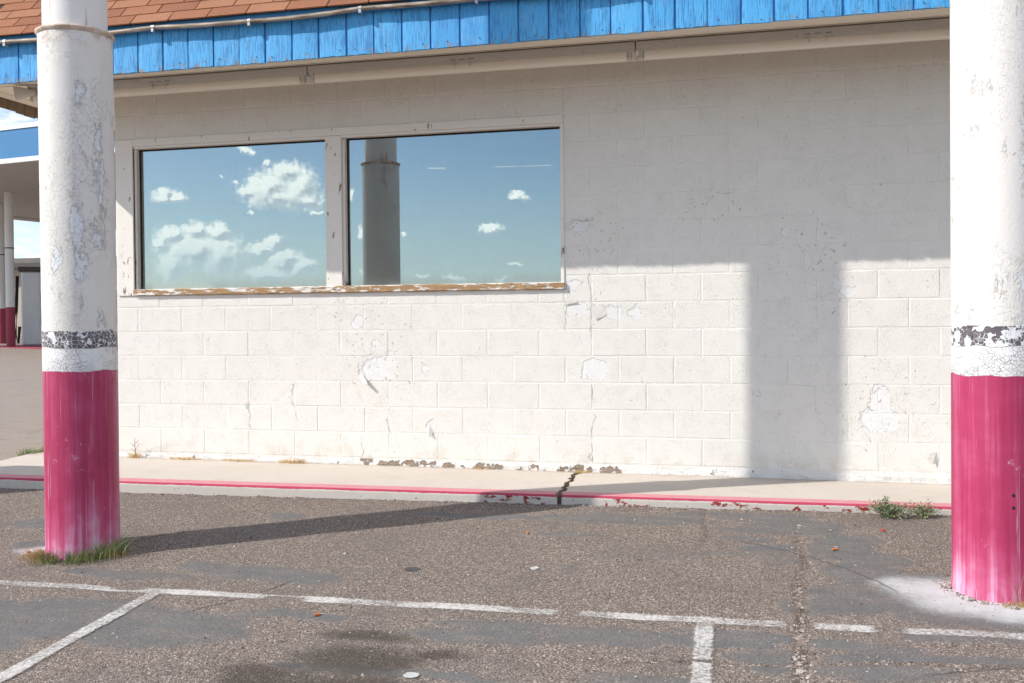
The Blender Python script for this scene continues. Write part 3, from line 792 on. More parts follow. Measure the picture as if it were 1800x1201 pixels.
# ------------------------------------------------------------------ building
B = .2032
bld = empty('roadside_building', (3.6, 3.5, -.06))
tag(bld, 'low white painted block building with blue boarded eave and shingle roof', 'building')
X0, X1 = -.2032, 9.5
WX0, WX1, WZ0, WZ1 = -.029, 3.653, 6.5 * B, 13 * B
def walls():
    mb = MB(); d0, d1 = .0018, .20
    mb.box(WX1, X1, d0, d1, -.25, 3.03)                    # right of the window
    mb.box(X0, WX1, d0, d1, -.25, WZ0 - .001)
    mb.box(X0, WX1, d0, d1, WZ1 + .001, 3.03)
    mb.box(X0, WX0, d0, d1, WZ0, WZ1)
    core = mb.build('block_wall', M_WALL, bld, origin=(3.6, .1, 1.5))
    cache = {}
    random.seed(11)
    def block_mesh(w, h, var):
        key = (round(w, 3), round(h, 3), var)
        if key in cache: return cache[key]
        ring = []; n = 4
        cs = [(-w / 2, -h / 2), (w / 2, -h / 2), (w / 2, h / 2), (-w / 2, h / 2)]
        for c in range(4):
            a, b_ = cs[c], cs[(c + 1) % 4]
            for i in range(n):
                t = i / n; ring.append((a[0] + (b_[0] - a[0]) * t, a[1] + (b_[1] - a[1]) * t))
        v = []
        for (x, z) in ring: v.append((x + random.uniform(-.0012, .0012), .030, z + random.uniform(-.0012, .0012)))
        rim = []
        for (x, z) in ring:
            j = random.uniform(-.0015, .0015); rimy = .0020
            rim.append((x + j, rimy, z + random.uniform(-.0015, .0015)))
        v += rim
        for (x, z) in ring:
            q = .0045 + random.uniform(-.0012, .003)
            v.append((x - math.copysign(min(q, abs(x)), x) if abs(abs(x) - w / 2) < 1e-6 else x,
                      random.uniform(-.0004, .0006), z - math.copysign(q, z) if abs(abs(z) - h / 2) < 1e-6 else z))
        N = len(ring); f = []
        for k in range(2):
            for i in range(N):
                j = (i + 1) % N; f.append((k * N + i, k * N + j, (k + 1) * N + j, (k + 1) * N + i))
        f.append(tuple(2 * N + i for i in range(N)))
        cache[key] = meshdata('block', v, f, M_WALL)
        return cache[key]
    J = .0055
    def place(xa, xb, za, zb):
        w, h = xb - xa - J, zb - za - J
        if w < .03 or h < .02: return
        o = bpy.data.objects.new('block', block_mesh(w, h, random.randrange(4)))
        put(o, core, ((xa + xb) / 2, random.uniform(-.0009, .0011), (za + zb) / 2))
        o.rotation_euler = (random.uniform(-.002, .002), 0, random.uniform(-.0016, .0016))
    for k in range(15):
        za, zb = k * B, (k + 1) * B
        if k == 14: zb = 3.028
        xs = []
        n = -1 if k % 2 else -.5
        x = n * 2 * B
        while x < 7.9:
            xs.append((max(x, X0), x + 2 * B)); x += 2 * B
        for xa, xb in xs:
            if xb - xa < .05: continue
            if k < 6 or k >= 13: place(xa, xb, za, zb); continue
            z0 = za
            if k == 6:
                if xa < WX1: place(xa, min(xb, WX1), za, WZ0)
                if xb > WX1: place(max(xa, WX1), xb, za, zb)
                continue
            if xb <= WX1 + .02: continue
            place(max(xa, WX1 + .001), xb, za, zb)
    # painted footing course under the first joint
    v = []; f = []; xs = [X0 + i * .06 for i in range(int((X1 - X0) / .06) + 1)]
    random.seed(5)
    for x in xs:
        zb_ = SWw(x) - .03
        for y, z in ((.03, -.003), (random.uniform(-.003, .002), -.006), (random.uniform(-.010, -.002), SWw(x) * .5), (random.uniform(-.016, -.004), SWw(x) + .012), (random.uniform(-.018, -.008), zb_)):
            v.append((x, y, z))
    for i in range(len(xs) - 1):
        for k in range(4): f.append((i * 5 + k, (i + 1) * 5 + k, (i + 1) * 5 + k + 1, i * 5 + k + 1))
    obj('footing', v, f, M_FOOT, bld)
    mb = MB(); mb.box(X0, X0 + .2, .2, 7, -.25, 3.03); mb.build('side_wall', M_WALL, bld)
    mb = MB(); mb.box(X1 - .2, X1, .2, 7, -.25, 3.03); mb.build('side_wall', M_WALL, bld)
    mb = MB(); mb.box(X0, X1, 7, 7.2, -.25, 3.03); mb.build('back_wall', M_WALL, bld)
    mb = MB(); mb.box(X0 + .21, X1 - .21, .21, 6.99, -.24, -.05); mb.build('floor', M_ROOM, bld)
    mb = MB(); mb.box(X0 + .21, X1 - .21, 1.6, 1.62, -.05, 3.02); mb.build('inner_partition', M_ROOM, bld)
walls()

def ribbon(name, pts, w, m, parent, y=-.0016, seed=0, jag=.006, step=.02):
    rnd = random.Random(seed); out = []
    P = [Vector((a, b)) for a, b in pts]
    for a, b in zip(P, P[1:]):
        n = max(1, int((b - a).length / step))
        for i in range(n):
            q = a.lerp(b, i / n); out.append(q + Vector((rnd.uniform(-jag, jag), rnd.uniform(-jag * .5, jag * .5))))
    out.append(P[-1]); v = []; f = []; N = len(out); thin_run = 0
    for i, q in enumerate(out):
        t = (out[min(i + 1, N - 1)] - out[max(i - 1, 0)]).normalized(); nn = Vector((-t.y, t.x))
        if rnd.random() < .16: thin_run = rnd.randrange(1, 5)
        thin_run -= 1
        ww = .62 * w * rnd.uniform(.1, 1.0) * (.12 if thin_run > 0 else 1) * (min(1, i / 2 + .1) if i < 3 else min(1, (N - 1 - i) / 2 + .1) if N - 1 - i < 3 else 1)
        for s in (-.5, .5):
            e = q + nn * (ww * s); v.append((e.x, y, e.y))
    for i in range(N - 1): f.append((2 * i, 2 * i + 2, 2 * i + 3, 2 * i + 1))
    return obj(name, v, f, m, parent)
CR = [([(3.861,1.483),(3.83,1.406),(3.859,1.268),(3.853,1.095),(3.856,.922)], .007),
 ([(3.857,.594),(3.864,.469),(3.868,.395),(3.884,.352),(3.862,.295),(3.849,.213),(3.852,.1),(3.859,.0)], .008),
 ([(3.66,1.25),(3.658,1.097),(3.659,1.0)], .007), ([(1.031,.563),(1.035,.506),(1.024,.459)], .006), ([(1.012,.398),(1.022,.332),(1.015,.261),(1.03,.19)], .011),
 ([(1.42,.594),(1.388,.472),(1.422,.394),(1.45,.292)], .007), ([(2.242,.418),(2.236,.345),(2.216,.299),(2.23,.254),(2.239,.19)], .010),
 ([(2.641,.351),(2.556,.287),(2.537,.25),(2.583,.197),(2.605,.139),(2.633,.086)], .009), ([(2.002,.12),(2.011,.06),(2.006,.002)], .012),
 ([(2.128,.845),(2.08,.822),(1.993,.808),(1.978,.744),(1.986,.676),(2.019,.616)], .007), ([(4.249,.674),(4.228,.644),(4.236,.601),(4.256,.537),(4.26,.482)], .007),
 ([(5.894,.593),(5.852,.545),(5.821,.422),(5.76,.377),(5.768,.34),(5.82,.235),(5.843,.195),(5.888,.196)], .006), ([(6.279,.005),(6.28,.145)], .008), ([(6.28,.145),(6.243,.116),(6.217,.091),(6.261,.056)], .012),
 ([(5.275,.787),(5.278,.609),(5.457,.598),(5.472,.508),(5.464,.426),(5.51,.385)], .004), ([(3.70,1.80),(3.705,1.841),(3.778,1.838),(3.865,1.832)], .007), ([(3.659,2.85),(3.667,2.784),(3.660,2.65)], .005),
 ([(4.669,1.845),(4.702,1.902),(4.727,1.96),(4.793,1.999),(4.906,2.003)], .006), ([(3.9,1.93),(3.96,1.86),(4.03,1.84),(4.05,1.88)], .004), ([(4.06,1.75),(4.09,1.70),(4.05,1.64)], .004),
 ([(5.57,1.40),(5.66,1.36)], .004), ([(5.55,1.62),(5.51,1.52),(5.53,1.45)], .005), ([(3.86,.10),(3.83,.05),(3.865,.01)], .010), ([(.0,.62),(.0,.60)], .02), ([(.62,.565),(.622,.545)], .012),
 ([(5.48,1.28),(5.475,1.06)], .004), ([(5.18,1.99),(5.185,1.97)], .014), ([(4.49,1.20),(4.47,1.10),(4.50,1.02)], .004), ([(4.7,.98),(4.74,1.06)], .004), ([(1.87,1.20),(1.89,1.14)], .004), ([(2.45,1.18),(2.46,1.13)], .006)]
for i, (pt, w) in enumerate(CR):
    ribbon('crack', pt, w, M_CRACK, bld, seed=i)
def flakes():
    # curled paint lifting off the block
    def flake(c, pts, lift, seed):
        rnd = random.Random(seed); v = []; n = len(pts)
        for (x, z), l in zip(pts, lift): v.append((c[0] + x, -.001 - l, c[1] + z))
        for (x, z), l in zip(pts, lift): v.append((c[0] + x, -.0002 - l, c[1] + z))
        f = [tuple(range(n)), tuple(range(2 * n - 1, n - 1, -1))] + [(i, (i + 1) % n, n + (i + 1) % n, n + i) for i in range(n)]
        obj('paint_flake', v, f, M_FLAKE, bld)
    flake((2.0, .61), [(-.015, .05), (.012, .055), (.055, .012), (.075, -.02), (.045, -.018), (.01, .012)], [0, 0, .018, .045, .05, .02], 1)
    flake((2.57, .22), [(-.03, .02), (0, .05), (.03, .0), (.02, -.045), (.0, -.02)], [.012, 0, 0, .02, .022], 2)
    flake((1.005, .40), [(-.02, .02), (.012, .03), (.016, -.03), (-.012, -.02)], [.010, 0, 0, .012], 3)
    flake((3.70, 1.79), [(-.03, .01), (-.005, .03), (.01, -.01), (-.02, -.025)], [.02, 0, 0, .022], 4)
    flake((6.24, .10), [(-.02, .03), (.03, .04), (.035, -.03), (.005, -.04)], [.015, 0, 0, .02], 5)
    flake((3.93, 1.12), [(-.05, .04), (.02, .05), (.05, .01), (.0, -.02), (-.045, -.03)], [.008, .002, .0, .004, .010], 6)
    flake((3.70, 1.20), [(-.06, .0), (.0, .03), (.07, .02), (.05, .0)], [.01, .012, .01, .0], 7)
flakes()

# ---- window
def window():
    mb = MB(); mb.box(WX0, WX1, -.014, .10, 2.578, WZ1 - .002)      # head
    mb.box(WX0 + .002, WX1 - .004, -.004, .05, 2.558, 2.578)
    win = mb.build('window', M_TRIM, bld, origin=(1.82, 0, 1.98), bevel=.003)
    mb = MB(); mb.box(X0 + .018, WX0, -.013, .11, WZ0, WZ1 - .003); mb.build('casing', M_TRIM, win, bevel=.003)
    mb = MB(); mb.box(1.719, 1.857, -.011, .10, 1.372, 2.5755); mb.build('mullion', M_TRIM, win, bevel=.003)
    mb = MB(); mb.box(3.630, WX1 + .004, -.008, .10, 1.372, 2.5755); mb.build('casing', M_TRIM, win, bevel=.003)
    for xa, xb in ((WX0, WX0 + .022), (1.8575, 1.880)):
        mb = MB(); mb.box(xa, xb, .012, .058, 1.376, 2.557); mb.build('stop', M_TRIM, win, bevel=.003)
    # sill: long board, ragged front edge
    v = []; f = []; random.seed(9); n = 5; xs = [WX0 + (WX1 + .004 - WX0) * i / 70 for i in range(71)]
    for x in xs:
        e = random.uniform(-.003, .003)
        for y, z in ((.10, 1.380), (-.016 + e, 1.374), (-.026 + e, 1.368 + e * .5), (-.026 + e, 1.325 - e), (.0, 1.3215)): v.append((x, y, z))
    for i in range(70):
        for k in range(4): f.append((i * n + k, i * n + k + 1, (i + 1) * n + k + 1, (i + 1) * n + k))
    f += [(0, 1, 2, 3, 4)[::-1], tuple(70 * n + k for k in range(5))]
    obj('sill', v, f, M_SILL, win)
    for xa, xb, dl, dr in ((WX0 + .004, 1.7195, .0, .0), (1.862, 3.633, .0, .0)):
        v = [(xa, .064 + dl, 1.378), (xb, .064 + dr, 1.378), (xb, .064 + dr, 2.574), (xa, .064 + dl, 2.574)]
        v += [(a, b_ + .006, c) for a, b_, c in v]
        obj('pane', v, [(0, 1, 2, 3), (7, 6, 5, 4), (0, 4, 5, 1), (1, 5, 6, 2), (2, 6, 7, 3), (3, 7, 4, 0)], M_GLASS, win)
        mb = MB(); mb.box(xa + .0185, xa + .027, .056, .0635, 1.380, 2.557); mb.box(xa + .027, xb - .001, .057, .0635, 2.548, 2.557)
        mb.build('gasket', M_RUBBER, win)
window()

# ---- eave
ED = -.975
def FZ(x): return 2.921 + .0042 * (x - .6)
XL = -1.10
def eave():
    mb = MB(); mb.box(XL + .03, X1 + .6, ED + .035, -.484, 3.032, 3.06); mb.box(XL + .03, X1 + .6, -.466, -.001, 3.032, 3.06); mb.box(XL + .03, X0 - .001, .0, 7.6, 3.032, 3.06)
    sof = mb.build('soffit', M_SOFF, bld)
    mb = MB(); mb.box(X0, X1, -.022, .004, 3.003, 3.031); mb.build('wall_trim', M_SOFF, bld, bevel=.004)
    mb = MB(); mb.box(XL + .035, XL + .075, -.85, 7.6, 2.995, 3.031); mb.build('edge_trim', M_SOFF, bld, bevel=.003)
    # front fascia: backing + grooved boards
    mb = MB(); mb.raw([(XL, ED + .012, FZ(XL) + .004), (X1 + .6, ED + .012, FZ(X1 + .6) + .004), (X1 + .6, ED + .03, FZ(X1 + .6) + .004), (XL, ED + .03, FZ(XL) + .004),
                       (XL, ED + .012, 3.27), (X1 + .6, ED + .012, 3.27), (X1 + .6, ED + .03, 3.27), (XL, ED + .03, 3.27)],
                      [(0,3,2,1),(4,5,6,7),(0,1,5,4),(1,2,6,5),(2,3,7,6),(3,0,4,7)])
    fas = mb.build('fascia', M_BLUE2, bld, origin=(3.6, ED, 3.05))
    random.seed(21)
    x = .6868 - 9 * .2032
    while x < X1 + .5:
        xa, xb = max(x + .0055 + random.uniform(-.003, .004), XL), x + .1977 + random.uniform(-.003, .003)
        if xb - xa > .03:
            cx = (xa + xb) / 2; w = (xb - xa) / 2; zb = FZ(cx) + random.uniform(-.003, .002); zt = 3.262
            n = 6; v = []; f = []
            # lower edge ragged
            bot = [(xa + (xb - xa) * i / n, zb + random.uniform(-.003, .004)) for i in range(n + 1)]
            fy = ED - .004 + random.uniform(-.0025, .0025)
            for (q, z) in bot: v.append((q, fy + (.003 if q in (xa, xb) else 0), z))
            for (q, z) in bot: v.append((q, fy + (.003 if q in (xa, xb) else 0), zt))
            for (q, z) in bot: v.append((q, ED + .013, z))
            for (q, z) in bot: v.append((q, ED + .013, zt))
            m = n + 1
            for i in range(n):
                f.append((i, i + 1, m + i + 1, m + i)); f.append((2 * m + i + 1, 2 * m + i, i, i + 1)[::-1]); 
            f.append((0, m, 3 * m, 2 * m)); f.append((n, 2 * m + n, 3 * m + n, m + n))
            obj('plank', v, f, M_BLUE, fas, origin=(cx, ED, 3.05))
        x += .2032
    rn = random.Random(6)
    for k in range(44):
        nxp = .6868 - 9 * .2032 + k * .2032 + .1 + rn.uniform(-.06, .06)
        if nxp < XL + .05 or nxp > 7: continue
        mb = MB(); nz_ = 2.965 + rn.uniform(-.01, .014); mb.prism([(nxp + .0035 * cos(t * pi / 3), nz_ + .0035 * sin(t * pi / 3)) for t in range(6)], 'y', ED - .009, ED - .004); mb.build('nail', M_DARKM, fas)
    mb = MB(); mb.box(XL - .02, X1 + .62, ED - .030, ED - .006, 3.212, 3.262); mb.build('drip_board', M_BLUE2, fas, bevel=.003)
    # end fascia, seen from inside as raw boards
    mb = MB(); mb.box(XL, XL + .02, ED + .032, 7.6, 2.917, 3.27); mb.build('end_fascia', M_RAW, bld)
    y = ED + .032
    while y < 3:
        w = random.uniform(.08, .14); zb = 2.905 + random.uniform(-.012, .01)
        mb = MB(); mb.box(XL + .0205, XL + .030, y, y + w - .004, zb, 3.03); mb.build('board', M_RAW, bld, bevel=.002); y += w
    # roof: steep front slope, hip at the far end, flat top
    SL = radians(48); EY, EZ = ED - .05, 3.266; H = 1.9; run = H / math.tan(SL)
    v = [(XL - .05, EY, EZ), (X1 + .7, EY, EZ), (X1 + .7 - run, EY + run, EZ + H), (XL - .05 + run, EY + run, EZ + H), (XL - .05, 8.0, EZ), (XL - .05 + run, 8.0 - run, EZ + H), (X1 + .7, 8.0, EZ), (X1 + .7 - run, 8.0 - run, EZ + H)]
    roof = obj('roof', v, [(0, 1, 2, 3), (0, 3, 5, 4), (1, 6, 7, 2), (4, 5, 7, 6), (3, 2, 7, 5)], M_DECK, bld, origin=(3.6, EY, EZ))
    E_ = .118; TW = .305; th = .010
    me = []
    for k in range(3):
        random.seed(40 + k)
        vv = [(0, 0, 0), (TW - .009, 0, 0), (TW - .009, E_ + .03, 0), (0, E_ + .03, 0)]
        vv = [(a + random.uniform(-.002, .002), b_ + random.uniform(-.002, .002), c) for a, b_, c in vv]
        vv += [(a, b_, c - th) for a, b_, c in vv]
        me.append(meshdata('shingle', vv, [(0, 1, 2, 3), (0, 4, 5, 1), (1, 5, 6, 2), (3, 7, 4, 0)], M_SHING))
    random.seed(50); rest = MB()
    for r in range(16):
        s = r * E_ - .02; off = (r * .137) % TW
        yb, zb = EY + s * cos(SL), EZ + s * sin(SL)
        nx, nz = -sin(SL), cos(SL)
        hx = XL - .05 + max(0, s) * cos(SL)
        x = XL - .05 - off
        while x < X1 + .5 - s * cos(SL):
            if x >= 3.9:
                M_ = Matrix.Translation((x, yb + nx * .012, zb + nz * .012)) @ Matrix.Rotation(SL - .045, 4, 'X')
                rest.raw([M_ @ q.co for q in me[random.randrange(3)].vertices], [(0, 1, 2, 3), (0, 4, 5, 1), (1, 5, 6, 2), (3, 7, 4, 0)])
            elif x > hx - .02:
                o = bpy.data.objects.new('shingle', me[random.randrange(3)])
                put(o, roof, (x, yb + nx * .012, zb + nz * .012))
                o.rotation_euler = (SL - .045, 0, random.uniform(-.006, .006))
            x += TW
    kind(rest.build('shingle', M_SHING, roof), 'stuff')
    return roof
roof = eave()

# ---- strip lights under the soffit
def strip_light(xa, xb, label):
    r = empty('strip_light', ((xa + xb) / 2, -.40, 3.03)); tag(r, label, 'light', 'strip lights along the soffit')
    mb = MB(); mb.box(xa + .004, xb - .004, -.455, -.345, 2.978, 3.024); mb.box(xa + .03, xb - .03, -.42, -.37, 3.0245, 3.0315); mb.build('housing', M_LAMP, r, bevel=.004)
    mb = MB()
    mb.prism([(-.450, 2.9785), (-.35, 2.9785), (-.26, 2.950), (-.265, 2.945), (-.35, 2.964), (-.445, 2.958)], 'x', xa + .01, xb - .01)
    mb.build('reflector', M_LAMP, r)
    prof = [(-.425 + .034 * cos(t), 2.932 + .035 * sin(t)) for t in [i * 2 * pi / 20 for i in range(20)]]
    mb = MB(); mb.prism(prof, 'x', xa + .060, xb - .060); mb.build('tube', M_TUBE, r, autosmooth=50)
    for x, g_ in ((xa + .012, 1), (xb - .072, -1)):
        mb = MB(); mb.box(x + .012, x + .045, -.452, -.40, 2.905, 2.9775); mb.build('lamp_holder', M_LAMP, r, bevel=.006)
        mb = MB(); mb.box(x + (.046 if g_ > 0 else .005), x + (.052 if g_ > 0 else .011), -.450, -.41, 2.91, 2.95); mb.build('end_cap', M_GREEN, r, bevel=.002)
    cx = (xa + xb) / 2 - .02
    mb = MB(); mb.box(cx - .06, cx - .054, -.462, -.385, 2.93, 2.9775); mb.box(cx + .054, cx + .06, -.462, -.385, 2.93, 2.9775); mb.build('clip', M_LAMP, r)
    mb = MB()
    for k in range(3): mb.box(cx - .09 + .07 * k, cx - .05 + .07 * k, -.4562, -.4552, 2.986, 2.990)
    mb.build('slot', M_DARKM, r)
strip_light(-.69, 1.777, 'strip light under the eave over the left window pane, nearest the left post')
strip_light(1.777, 4.247, 'middle strip light under the eave, over the right window pane')
strip_light(4.247, 6.71, 'strip light under the eave over the bare wall, running behind the right post')
def flood():
    r = empty('flood_lamp', (-.64, -.45, 3.03)); tag(r, 'small grey flood lamp on the soffit beside the left post', 'lamp')
    mb = MB(); mb.lathe([(.05, 3.031), (.05, 3.012), (.03, 3.008)], -.62, -.45, 20); mb.build('base', M_LAMP, r, autosmooth=40)
    mb = MB(); mb.tube([(-.62, -.45, 3.012), (-.64, -.47, 2.975)], .013); mb.build('arm', M_LAMP, r)
    mb = MB(); mb.tube([(-.61, -.445, 2.975), (-.66, -.48, 2.968), (-.70, -.505, 2.962), (-.74, -.53, 2.955)], [.028, .034, .050, .056], 20); mb.build('shade', M_LAMP, r, autosmooth=40)
flood()
def f_cond(g, b):
    p = wpos(g)
    n = g.noise(g.v('MULTIPLY', p, (6, 40, 40)), 1.0, 5, .65)
    return {'Base Color': g.ramp(n, [(.35, (.12, .085, .06)), (.5, (.30, .235, .175)), (.65, (.46, .39, .32)), (.8, (.62, .58, .52))])}
M_COND = mat('weathered_conduit', f_cond, rough=.5, spec=.5)
M_GALV = mat('galvanised', lambda g, b: {'Base Color': g.mix(g.noise(wpos(g), 60, 3), (.34, .35, .36), (.52, .53, .54))}, rough=.45, metallic=.5)
def conduit():
    r = empty('conduit', (2.5, ED - .045, 3.2)); tag(r, 'thin weathered conduit sagging along the top of the blue eave boards', 'conduit')
    cl = [-1.4, -.40, .85, 1.61, 2.44, 3.26, 4.3, 5.4, 6.6, 8.0, 9.4]; zc = [3.215, 3.212, 3.222, 3.207, 3.228, 3.224, 3.225, 3.22, 3.225, 3.22, 3.225]
    pts = []
    for i in range(len(cl) - 1):
        for k in range(10):
            t = k / 10; x = cl[i] + (cl[i + 1] - cl[i]) * t
            sag = -.014 * math.sin(pi * t) * (1 if i % 2 else .5)
            pts.append((x, ED - .047 - .006 * sin(pi * t), zc[i] + (zc[i + 1] - zc[i]) * t + sag))
    mb = MB(); mb.tube(pts, .0165, 10); mb.build('pipe', M_COND, r, smooth=True)
    for x, z in zip(cl[1:-1], zc[1:-1]):
        mb = MB(); mb.tube([(x - .012, ED - .047, z), (x + .012, ED - .047, z)], (.0195), 12); mb.box(x - .009, x + .009, ED - .066, ED - .028, z - .034, z - .012); mb.build('clip', M_GALV, r)
conduit()

# ------------------------------------------------------------------ posts
PY = -2.394; PR = .199
def post(px, m, label, footing=False):
    z0 = A(px, PY)
    r = empty('porch_post', (px, PY, 0)); tag(r, label, 'post', 'tall painted pipe posts')
    mb = MB()
    mb.lathe([(PR + .003, z0 - .05), (PR + .003, z0 + .02)] + [(PR, z0 + .05 + (2.68 - z0) * i / 30) for i in range(31)], px, PY, 96, capt=False)
    mb.build('lower_pipe', m, r, autosmooth=40)
    zc = 2.758
    mb = MB(); mb.lathe([(PR - .002, zc - .028), (PR + .006, zc - .018), (PR + .012, zc - .010), (PR + .012, zc - .002), (PR + .005, zc + .003), (PR - .012, zc + .005), (PR * .87, zc + .010)], px, PY, 96, capt=False)
    mb.build('collar', M_CAP, r, autosmooth=60)
    ur = .173
    mb = MB(); mb.lathe([(ur, zc - .02), (ur, 4.0), (ur, 7.2), (ur - .01, 7.23)], px, PY, 64); mb.build('upper_pipe', M_UPIPE, r, autosmooth=40)
    return r
PL = post(1.240, M_POST[0], 'red and white post standing in weeds in front of the left window')
PRt = post(6.086, M_POST[1], 'large red and white post at the right edge, on a pale concrete pad')
def scratches():
    mb = MB(); an = radians(-80)
    for z in (.31, .255):
        for k in (0,):
            c = Vector((6.086 + PR * 1.0 * cos(an - .12), PY + PR * sin(an - .12), z)); nrm = Vector((cos(an - .12), sin(an - .12), 0))
            t = Vector((-nrm.y, nrm.x, 0)); vs = [c + nrm * .0015]
            n = 12
            for i in range(n): a_ = 2 * pi * i / n; vs.append(c + nrm * .0012 + t * (.007 * cos(a_)) + Vector((0, 0, .008 * sin(a_))))
            mb.raw(vs, [(0, 1 + i, 1 + (i + 1) % n) for i in range(n)])
    mb.build('bolt_hole', M_RUBBER, PRt)
    mb = MB(); v = [(1.240 + .168 * 1.004 * cos(a_), PY + .168 * 1.004 * sin(a_), z) for a_, z in ()]
scratches()
# ------------------------------------------------------------------ far left: filling station
FX, FY = -14.0, 15.3
eu = Vector((.985, -.174, 0)); ev = Vector((.174, .985, 0))
def cw(u, v, z): return Vector((FX, FY, 0)) + eu * u + ev * v + Vector((0, 0, z))
def cbox(mb, u0, u1, v0, v1, z0, z1):
    vs = [cw(u, v, z) for z in (z0, z1) for (u, v) in ((u0, v0), (u1, v0), (u1, v1), (u0, v1))]
    return mb.raw(vs, [(0,3,2,1),(4,5,6,7),(0,1,5,4),(1,2,6,5),(2,3,7,6),(3,0,4,7)])
M_CWHITE = mat('canopy_white', lambda g, b: {'Base Color': g.mix(g.noise(wpos(g), 1.5, 4), (.70, .70, .69), (.80, .80, .79))}, rough=.45)
M_CBLUE = mat('canopy_blue', lambda g, b: {'Base Color': g.mix(g.noise(wpos(g), .8, 5, .6), (.035, .16, .36), (.065, .235, .46))}, rough=.4)
def f_csoff(g, b):
    p = wpos(g); return {'Base Color': g.mix(g.noise(p, 1.2, 4), (.40, .385, .37), (.50, .48, .46))}
M_CSOFF = mat('canopy_panel', f_csoff, rough=.6)
M_CRED = mat('island_red', lambda g, b: {'Base Color': g.mix(g.noise(wpos(g), 3, 5, .65), (.26, .025, .06), (.38, .06, .10))}, rough=.6)
def f_wrap(g, b):
    p = wpos(g); n = g.noise(g.v('MULTIPLY', p, (3, 3, 1.3)), 1.0, 4, .6)
    return {'Base Color': g.mix(n, (.58, .64, .68), (.76, .79, .80)), 'Normal': g.bump(n, .6, .08)}
M_WRAP = mat('plastic_wrap', f_wrap, rough=.25, spec=.6)
def station():
    r = empty('fuel_canopy', cw(-4, 8, A(-15))); tag(r, 'flat filling station canopy with blue fascia on white and red columns', 'canopy')
    U0, U1, V1 = -12.8, 10, 22; z0 = 5.40
    mb = MB(); cbox(mb, U0, U1, 0, V1, z0 + .16, z0 + .95); mb.build('canopy_deck', M_CWHITE, r)
    mb = MB(); cbox(mb, U0 - .05, U1 + .05, -.06, -.002, z0 + .13, z0 + .90); cbox(mb, U0 - .06, U0 - .002, 0, V1, z0 + .13, z0 + .90); mb.build('fascia', M_CBLUE, r)
    mb = MB(); cbox(mb, U0 - .08, U1 + .08, -.09, 0.0, z0, z0 + .125); cbox(mb, U0 - .09, U0, 0.01, V1, z0, z0 + .125); mb.build('lower_trim', M_CWHITE, r)
    mb = MB(); cbox(mb, U0 - .08, U1 + .08, -.09, 0.0, z0 + .905, z0 + 1.03); mb.build('upper_trim', M_CWHITE, r)
    u = U0
    while u < U1 - .3:
        if u < 3:
            mb = MB(); cbox(mb, u + .01, u + .39, .01, V1 - .01, z0 + .135, z0 + .158); mb.build('soffit_panel', M_CSOFF, r)
        u += .4
    def column(px, py, rad, top):
        zb = .2
        mb = MB(); mb.lathe([(rad, 1.58), (rad, top), (rad - .01, top + .01)], px, py, 28, capt=False); mb.build('column', M_CWHITE, r, autosmooth=40)
        mb = MB(); mb.lathe([(rad + .004, zb), (rad + .004, 1.58), (rad, 1.581)], px, py, 28, capt=False); mb.build('column_skirt', M_CRED, r, autosmooth=40)
        mb = MB(); mb.lathe([(rad + .006, 3.6), (rad + .012, 3.62), (rad + .006, 3.64)], px, py, 24, capt=False); mb.build('column_band', M_DARKM, r)
    for (px, py, rad) in ((-19.44, 21.32, .142), (-22.2, 24.1, .150), (-9.0, 20.5, .142), (-11.0, 24.5, .15)):
        column(px, py, rad, z0 + .155)
    i = kind(empty('fuel_island', cw(-5, 6, 0)), 'structure')
    mb = MB(); cbox(mb, -12.0, -1.5, 4.35, 7.2, -.3, .222); mb.build('kerb', M_CRED, i, bevel=.03)
    # wrapped dispenser
    d = empty('fuel_dispenser', (-19.74, 22.59, .225)); tag(d, 'fuel dispenser wrapped in pale plastic on the red island', 'dispenser')
    dx = Vector((.80, .60, 0)); dy = Vector((-.60, .80, 0)); c0 = Vector((-19.72, 22.62, 0))
    def dbox(mb, a0, a1, b0, b1, z0_, z1_):
        vs = [c0 + dx * a + dy * b_ + Vector((0, 0, z)) for z in (z0_, z1_) for (a, b_) in ((a0, b0), (a1, b0), (a1, b1), (a0, b1))]
        return mb.raw(vs, [(0,3,2,1),(4,5,6,7),(0,1,5,4),(1,2,6,5),(2,3,7,6),(3,0,4,7)])
    mb = MB(); dbox(mb, -.27, .34, -.3, .3, .224, 2.86); mb.build('wrapped_body', M_WRAP, d, bevel=.05)
    mb = MB(); dbox(mb, -.36, .42, -.36, .36, 2.865, 3.03); mb.build('top_sign', M_DARKM, d, bevel=.02)
    for s in (0, 1):
        q = c0 + dx * (-.36 - .05 * s) + dy * -.2
        mb = MB(); mb.tube([q + Vector((0, 0, 2.7)), q + dx * -.05 + Vector((0, 0, 1.5)), q + dx * -.1 + Vector((0, 0, .6)), q + dx * (-.02 + .04 * s) + Vector((0, 0, .3)), q + dx * .05 + Vector((0, 0, .9))], .03, 8); mb.build('hose', M_RUBBER, d, smooth=True)
    # a low dark-roofed store behind
    s = empty('distant_store', (-27, 34, A(-20))); tag(s, 'low tan store with dark flat roof edge behind the fuel dispenser', 'building')
    M_TAN = mat('tan_wall', lambda g, b: {'Base Color': g.mix(g.noise(wpos(g), .8, 4), (.42, .35, .28), (.52, .45, .37))}, rough=.85)
    M_GRAV = mat('roof_grit', lambda g, b: {'Base Color': g.mix(g.noise(wpos(g), 6, 5, .7), (.12, .11, .10), (.30, .28, .25))}, rough=.95)
    def sbox(name, m, x0, x1, y0, y1, z0_, z1_): MB().box(x0, x1, y0, y1, z0_, z1_).build(name, m, s)
